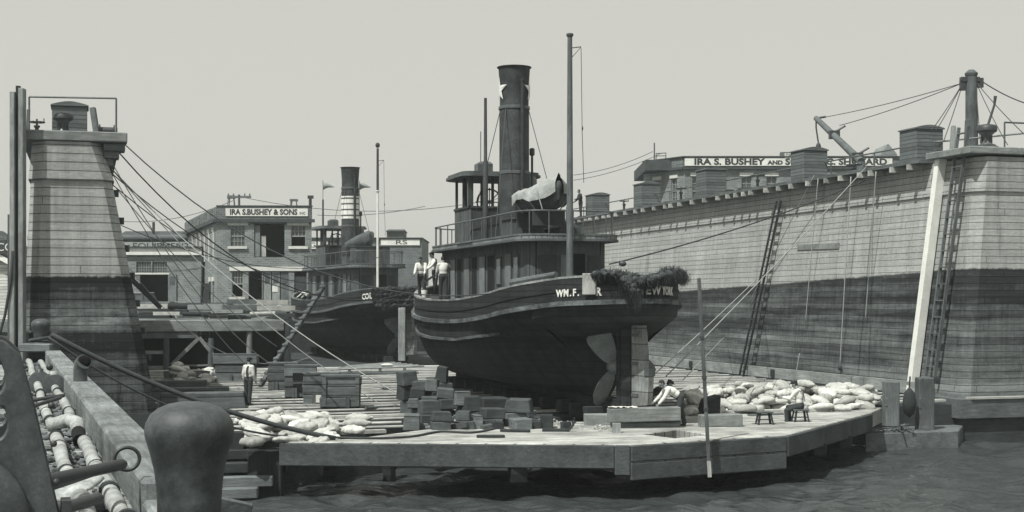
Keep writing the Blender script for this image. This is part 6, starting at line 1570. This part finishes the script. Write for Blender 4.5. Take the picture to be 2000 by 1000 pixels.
b = MB(); b.tube([tip,tip+Vector((0,0,-0.5)),tip+Vector((0.12,0,-1.3))],0.04,6); b.ell(tip+Vector((0.12,0,-1.5)),(0.14,0.1,0.25)); b.tube([tip,tip+Vector((0.5,0,0.08))],0.06,6); b.build('hook_block','iron',bo)
b = MB(); b.tube([heel,heel+Vector((0,0,-6.5))],0.2,8); b.build('heel_post','mid_z',o)
T_ = dz+top_-Vector((0.35,0,0.3))
for i,(p,lab) in enumerate([(dz+tip+Vector((0.4,0,0.05)),'upper'),(P(1640,245,72),'lower')]):
    rope('topping_line','%s thin wire from the derrick head to the boom' % lab,'wire',T_,p,0.1,0.018,'ropedark','derrick wires')
for i,(px,py,Y) in enumerate([(1818,243,60),(1826,245,60.6),(1843,262,60)]): rope('guy_wire',['thin guy wire from the derrick head, outermost left','thin guy wire from the derrick head, second left','thin guy wire from the derrick head down beside the board house'][i],'wire',T_,P(px,py,Y)-Vector((0,0,0.3)),0.05,0.018,'ropedark','derrick wires')
rope('guy_wire','thin wire leading off the picture to the right from the derrick head','wire',P(1908,152,60.5),P(2100,215,60),0.4,0.025,'ropedark','derrick wires')
for i,(px,py) in enumerate([(1915,280),(1968,283)]): rope('guy_wire',['thin wire from the derrick head behind the right capstan','thin wire from the derrick head to the right platform'][i],'wire',P(1906,160,60.5),P(px,py,57.5),0.1,0.018,'ropedark','derrick wires')
rope('guy_wire','wire along the skyline to the right of the platform','wire',P(1906,160,60.5),P(2080,330,50),0.2,0.018,'ropedark','derrick wires')
# distant overhead wires
for i,(a,c,sg_) in enumerate([((477,386),(1000,382),1.2),((455,392),(230,432),0.6),((1120,352),(1290,300),0.3),((1120,342),(1275,296),0.3),((830,403),(620,420),0.3)]):
    rope('overhead_wire',['long overhead wire running right from the cross arm pole','overhead wire running left from the roof stand','lower overhead wire reaching the long signed building','upper overhead wire reaching the long signed building','faint overhead wire behind the farther tug'][i],'wire',P(*a,118),P(*c,118),sg_,0.025,'ropedark','distant overhead wires')

# ------------------------------------------------------------------ foreground pier
PA = math.atan2(0.352,1.0)
pier_o = Vector((-2.85,10.86,0)); DK = 3.75; CT = 4.1
pier = thing('plank_pier','weathered plank pier with a heavy edge timber running away at the left','pier',pier_o,PA)
b = MB(); b.box(-14,0.18,-12,27.6,3.45,DK); b.build('deck','deckplank',pier)
ry = -12; i = 0
for y0,y1,z1 in ((-12,-0.55,CT-0.14),(-0.549,6.0,CT),(6.004,16.5,CT+0.004),(16.504,27.6,CT)):
    b = MB(); b.box(0.0,0.40,y0,y1,DK+0.004,z1); b.build('edge_timber','edge',pier,bevel=0.03)
b = MB(); b.box(0.19,0.42,-12,27.6,2.9,3.74); b.build('fascia','mid_y',pier)
for k in range(12):
    y = -6+3.0*k; b = MB(Matrix.Translation((0.5,y,0))); b.tube([(0,0,-3),(0,0,3.5 if k % 2 else 3.62)],0.18,10); b.build('pile','dark_z',pier,smooth=True)
for z in (2.2,1.0): b = MB(); b.box(0.42,0.62,-12,27.4,z,z+0.25); b.build('waler','dark_y',pier)
b = MB(); b.box(-14,0.1,26.5,27.3,-2,3.44); b.build('bulkhead','dark_x',pier)
for k,(x,y) in enumerate([(0.9,6.5),(1.0,9.2),(0.95,12.4),(1.0,15.5)]):
    b = MB(); b.bar((0.62,y,3.1-0.1*k),(1.9,y+0.5,2.7-0.1*k),0.4,0.3); b.build('fender_block','mid_x',pier,bevel=0.03)
def bollard(label, loc, sc, low=0.0, st='bollards along the pier edge'):
    o = thing('bollard', label, 'bollard', loc, 0, st); o.scale = (sc,)*3
    b = MB(); b.lathe([(0.33,-0.02-low),(0.33,0.04-low),(0.235,0.1-low),(0.19,0.16-low),(0.178,0.03-low*0.3),(0.1785,0.05-low*0.3)], 40); b.build('post','bollard',o,smooth='all')
    b = MB(); b.lathe([(0.1785,0.045-low*0.3),(0.182,0.13),(0.188,0.215),(0.197,0.29),(0.211,0.35),(0.226,0.41),(0.24,0.455),(0.25,0.49),(0.2535,0.525),(0.246,0.567),(0.222,0.613),(0.178,0.65),(0.12,0.674),(0.06,0.685),(0.0,0.688)], 48); b.build('cap','bollard',o,smooth='all')
    b = MB(); b.lathe([(0.36,-0.05-low),(0.36,-low),(0.33,0.03-low)], 32); b.build('flange','iron',o,smooth='all')
    return o
bollard('big rounded iron bollard in the near foreground', P(370,586,8.24)-Vector((0,0,CAMZ-4.13)), 1.0, 0.36)
fb = P(80,586,37.5); fb.z = CT+0.14
bollard('small looking rounded bollard at the far end of the pier', fb, 0.98)
b = MB(); b.box(-0.42,0.42,-0.4,0.4,-0.02,0.2)
o = b.build('bollard_block','mid_x',bevel=0.03); o.location = fb-Vector((0.05,0,0.17)); tag(o,'timber block under the far bollard','timber block')
# stub pipe bitt on the edge
o = thing('vent_bend','short rusty elbow standing on the edge timber halfway along the pier','pipe bend',G(157,745,CT),PA)
b = MB(); b.tube([(0,0,0),(0,0,0.18),(0.02,-0.03,0.28),(0.05,-0.1,0.32)],[0.11,0.11,0.12,0.125],14); b.build('elbow','steel',o,smooth=True)
b = MB(); b.ell((0.055,-0.115,0.325),(0.105,0.03,0.1)); b.build('painted_mouth','black',o,smooth='all')  # black plug paints the dark inside of the elbow
# lagged pipes on brackets
def pl_(x, y, z): return pier_o+Vector((x*math.cos(PA)-y*math.sin(PA), x*math.sin(PA)+y*math.cos(PA), z))
def pipe(label, x, y0, y1, r_, z, joints, mt_='lag'):
    o = thing('lagged_pipe', label, 'pipe', pl_(x,y0,z), PA, 'lagged pipes along the pier')
    n = 26; pts = []
    for i in range(n+1):
        y = (y1-y0)*i/n; pts.append((0.012*math.sin(y*0.7+x*5)+0.006*math.sin(y*2.1), y, 0.012*math.sin(y*0.9+x)))
    b = MB(); b.tube(pts,[r_*(1+0.06*math.sin(i*2.3)+0.05*math.sin(i*5.1)) for i in range(n+1)],14); b.build('lagging',mt_,o,smooth='all')
    for j in joints:
        b = MB(); b.m = Matrix.Translation((0.012*math.sin((j-y0)*0.7+x*5),j-y0,0)) @ Matrix.Rotation(R(90),4,'X'); b.lathe([(r_*1.02,-0.035),(r_*1.25,-0.03),(r_*1.25,0.03),(r_*1.02,0.035)],16); b.build('collar','iron',o,smooth=True)
    return o
pipe('left of two pale lagged pipes along the pier, broken at the near end', -0.42, 0.75, 26.5, 0.066, DK+0.14, (1.9,4.2,5.4,7.6,9.0,13.2,17))
pipe('right pale lagged pipe close beside the edge timber, broken short midway', -0.16, -6, 4.6, 0.066, DK+0.16, (-1.2,0.4,2.0))
pipe('far piece of the right lagged pipe beyond the flanges', -0.14, 8.2, 25.5, 0.066, DK+0.14, (9.0,13.5,18))
o = thing('pipe_stub','near lagged pipe stub with a torn end by the iron bars','pipe',pl_(-0.42,-8,DK+0.14),PA)
b = MB(); b.tube([(0,0,0),(0,4,0),(0.02,8.05,0.02)],[0.075,0.075,0.075],14); b.build('lagging','lag',o,smooth='all')
for y in (6.9,7.2,7.5): b = MB(); b.m = Matrix.Translation((0,y,0)) @ Matrix.Rotation(R(90),4,'X'); b.lathe([(0.075,-0.035),(0.09,-0.03),(0.09,0.03),(0.075,0.035)],16); b.build('band','steel',o,smooth=True)
# large flanged valves
for i,(px,py,lab) in enumerate([(78,752,'left flanged valve on the lagged pipes'),(105,758,'right flanged valve on the lagged pipes')]):
    p = G(px,py+14,DK); o = thing('flanged_valve',lab,'valve',p,PA,'flanged valves on the pier')
    for y in (-0.22,0.22): b = MB(); b.m = Matrix.Translation((0,y,0.17)) @ Matrix.Rotation(R(90),4,'X'); b.lathe([(0.1,-0.03),(0.2,-0.028),(0.2,0.028),(0.1,0.03)],20); b.build('flange','steel',o,smooth=True)
    b = MB(); b.ell((0,0,0.17),(0.14,0.22,0.14)); b.tube([(0,0,0.17),(0,0,0.42)],0.06,10); b.build('body','lag' if i else 'iron',o,smooth='all')
# pipe elbow where the right pipe breaks
o = thing('pipe_elbow','broken lagged elbow with black lining where the right pipe stops','pipe bend',pl_(-0.2,4.9,DK+0.2),PA)
b = MB(); b.tube([(0.0,-0.35,-0.03),(0,-0.05,0.03)],[0.07,0.076],14); b.build('black_sleeve','black',o,smooth=True)
b = MB(); b.tube([(0,-0.05,0.03),(0.0,0.3,0.1),(-0.08,0.5,0.12),(-0.3,0.55,0.06)],[0.075,0.08,0.08,0.07],14); b.build('lagging','lag',o,smooth='all')
b = MB(); b.ell((0,0,0),(0.15,0.34,0.04)); 
for p in b.v: p.z += 0.05*mnoise.noise(p*6)
o = b.build('torn_lagging','lag',smooth='all'); o.location = pl_(-0.42,0.35,DK+0.2); o.rotation_euler = (R(8),0,PA+R(-35)); tag(o,'crumpled strip of torn white lagging by the iron bars','lagging')
# iron bars and ring
def ibar(label, p, q, r_, grp='iron bars lying across the pier'):
    b = MB(); q = Vector(q)-Vector(p); b.tube([(0,0,0),q*0.03,q*0.97,q],[r_*0.7,r_,r_*0.92,r_*0.6],10); o = b.build('iron_bar','iron',smooth=True); o.location = p; return tag(o,label,'iron bar',grp)
ibar('long dark iron bar ending at the iron ring', P(40,950,9.2), P(243,906,10.4), 0.045)
ibar('second iron bar lying under the long one', P(60,962,9.5), P(190,920,10.9), 0.035)
ibar('nearest iron bar at the bottom edge of the picture', P(60,1012,8.6), P(196,972,9.4), 0.042)
ibar('short iron bar end poking from the winch', P(40,893,9.4), P(80,886,10.0), 0.05)
ibar('thin pale rod crossing the pipes, upper of a pair', P(10,790,17.5), P(127,772,17.8), 0.026, 'thin rods across the pipes')
ibar('thin pale rod crossing the pipes, lower of a pair', P(10,810,17.0), P(120,776,17.7), 0.026, 'thin rods across the pipes')
b = MB(); b.tube([(0.083*math.cos(k*math.pi/16),0.03*math.cos(k*math.pi/16),0.083*math.sin(k*math.pi/16)) for k in range(33)],0.014,8,cap=False); o = b.build('iron_ring','iron',smooth='all'); o.location = P(248,896,10.45); tag(o,'iron ring standing on the edge timber at the bar end','ring')
# rubble between the pipes
random.seed(41); b = MB()
for i in range(900):
    y = random.uniform(-4,26); x = random.gauss(-0.27,0.13) if random.random() < 0.8 else random.gauss(-0.6,0.2); r_ = random.uniform(0.012,0.05)*(1 if random.random() < 0.85 else 1.7)
    p = Vector((x,y,DK+0.01+r_*0.6+random.random()*0.05)); pr_ = []
    b.ell(p,(r_*random.uniform(.7,1.6),r_*random.uniform(.7,1.6),r_*random.uniform(.4,.9)),5,4,Matrix.Rotation(random.random()*6,3,'Z'))
o = b.build('rubble','rubble'); o.location = pier_o; o.rotation_euler = (0,0,PA); o['kind'] = 'stuff'; o['label'] = 'broken rubble and lagging chips lying between the pipes'; o['category'] = 'rubble'
random.seed(42)
for k in range(9):
    b = MB(); l = random.uniform(0.3,0.8); b.bar((0,0,0),(l,random.uniform(-.1,.1),0.01),0.12,0.07); o = b.build('wood_scrap','dark_x'); y = 1+2.2*k; o.location = pl_(-1.0-random.random()*0.3,y,DK+0.045); o.rotation_euler = (0,0,random.uniform(-.5,.5)); tag(o,'dark scrap of timber lying on the pier planks','scrap','timber scraps on the pier planks')
# old winch at the left edge
wo = Vector((-2.64,7.4,DK)); o = thing('old_winch','big old iron winch frame with a round drum at the left edge','winch',wo,PA)
def curve_plate(y, th):
    out = [(-1.3,-0.1),(0.36,-0.1),(0.30,0.5),(0.17,1.1),(0.10,1.36),(0.02,1.44),(-0.3,1.5),(-1.3,1.5)]
    hol = []
    for cx,cz,rx,rz_ in ((-0.03,1.25,0.05,0.09),(-0.02,1.02,0.055,0.09)): hol.append([(cx+rx*math.cos(k*math.pi/8),cz+rz_*math.sin(k*math.pi/8)) for k in range(16)])
    m = Matrix(((1,0,0,0),(0,0,1,y),(0,1,0,0),(0,0,0,1))); q = MB(m); q.prism(out,0,th,hol); return q
curve_plate(0.0,0.12).build('side_frame','bollard',o,smooth=True,bevel=0.02)
curve_plate(0.9,0.12).build('side_frame','iron',o,smooth=True,bevel=0.02)
b = MB(); b.m = Matrix.Translation((-0.22,0,0.52)) @ Matrix.Rotation(R(90),4,'X'); b.lathe([(0.0,0.1),(0.3,0.1),(0.36,0.05),(0.36,-0.0),(0.26,-0.06),(0.26,-0.9)],32); b.build('drum','bollard',o,smooth=True)
for k in range(7):
    b = MB(); b.ell((0.325-0.02*k+0.001*k*k, -0.005, 0.1+0.2*k), (0.018,0.015,0.018), 8, 6); b.build('rivet','iron',o,smooth='all')
b = MB(); b.box(0.30,0.35,-0.02,0.14,0.0,0.6); b.build('rib','iron',o)
b = MB(); b.tube([(0.0,0.1,0.62),(0.0,0.9,0.62)],0.06,10); b.build('shaft','iron',o,smooth=True)

# ------------------------------------------------------------------ hawsers and lines from the left
rope('hawser','thick dark hawser from the far bollard down to the apron','rope',fb+Vector((0.2,0,0.3)),G(655,856,1.55),0.35,0.075,'ropedark')
p0 = fb+Vector((0.25,-0.2,0.2)); rope('hawser','thinner dark line from the far bollard to the apron corner','rope',p0,P(560,853,39.9),0.5,0.034,'ropedark')
b = MB(); b.tube([(-0.28*math.cos(k*math.pi/6)*1.0,-0.3*math.sin(k*math.pi/6),0.08+0.02*k) for k in range(13)],0.05,6); o = b.build('rope_turn','ropedark',smooth='all'); o.location = fb; tag(o,'dark rope turned round the foot of the far bollard','rope')
LW = lambda px,py,dy=0.0: P(px,py,51.5+dy)
lines = [((236,275),51.9,(1125,537),50.0,2.6,0.035,'ropedark','upper long dark hawser from the left platform to the nearer tug'),
         ((227,292),52.2,(812,566),64.5,2.3,0.035,'ropedark','second long dark hawser from the left platform to the tug bow'),
         ((214,335),53.5,(700,545),88.0,1.7,0.03,'ropedark','third dark line from the left wall to the farther tug'),
         ((221,362),54.5,(770,562),86.0,2.0,0.028,'ropedark','fourth dark line from the left wall to the farther tug'),
         ((236,440),66,(748,500),88.0,1.3,0.028,'ropedark','lowest dark line crossing before the brick building'),
         ((220,340),54,(481,713),67,0.6,0.026,'rope','pale rope from the left wall ending at the leftmost crib'),
         ((222,324),54,(530,712),66.5,0.9,0.026,'rope','pale rope from the left wall ending beside the notched rack'),
         ((226,366),56,(541,677),72,0.5,0.026,'rope','pale rope ending below the farther tug bow'),
         ((250,520),68,(607,697),72,1.9,0.022,'rope','slack pale rope sagging in front of the quay'),
         ((262,345),58,(765,802),55,0.8,0.028,'rope','pale rope crossing the cribs to the dock floor'),
         ((300,355),60,(880,820),49.5,0.9,0.03,'rope','pale rope reaching the blocks under the nearer tug')]
for a,Ya,c,Yc,sg_,r_,mt_,lab in lines:
    rope('mooring_line',lab,'rope',P(*a,Ya) if a[0] < 255 else LW(218,330,2.0),P(*c,Yc),sg_,r_*0.72,mt_,'lines from the left wing wall')
b = MB(); b.bar((0,0,0),P(313,600,86)-P(256,545,84),0.22,0.22); o = b.build('leaning_spar','dark_z'); o.location = P(256,545,84); tag(o,'dark spar slanting from the left wall to the quay','spar')
q0 = TL(TUG1,-0.28,4.3,6.1)
rope('tow_line','dark line rising from the tug stern across the wing wall with a small float','rope',P(1190,516,50),W(1690,352,0.75),0.25,0.028,'ropedark')
b = MB(); b.ell((0,0,0),(0.14,0.09,0.1)); o = b.build('line_float','iron',smooth='all'); o.location = P(1216,515,50.2); tag(o,'small dark float threaded on the line by the tug stern','float')

# ------------------------------------------------------------------ thin air volume added to lift the blacks
t = NT('thin_haze'); nt_ = t.t; nt_.nodes.remove(t.b)
vp = nt_.nodes.new('ShaderNodeVolumePrincipled'); vp.inputs['Density'].default_value = 0.00052; vp.inputs['Color'].default_value = (0.86, 0.95, 0.93, 1); vp.inputs['Anisotropy'].default_value = 0.2
nt_.links.new(vp.outputs[0], nt_.nodes['Material Output'].inputs['Volume'])
b = MB(); b.box(-950, 950, -80, 1850, -4.2, 24.0); hz = b.build('haze', t.m); hz['kind'] = 'stuff'; hz['label'] = 'thin pale haze added over the whole dock to lift the blacks'; hz['category'] = 'haze'
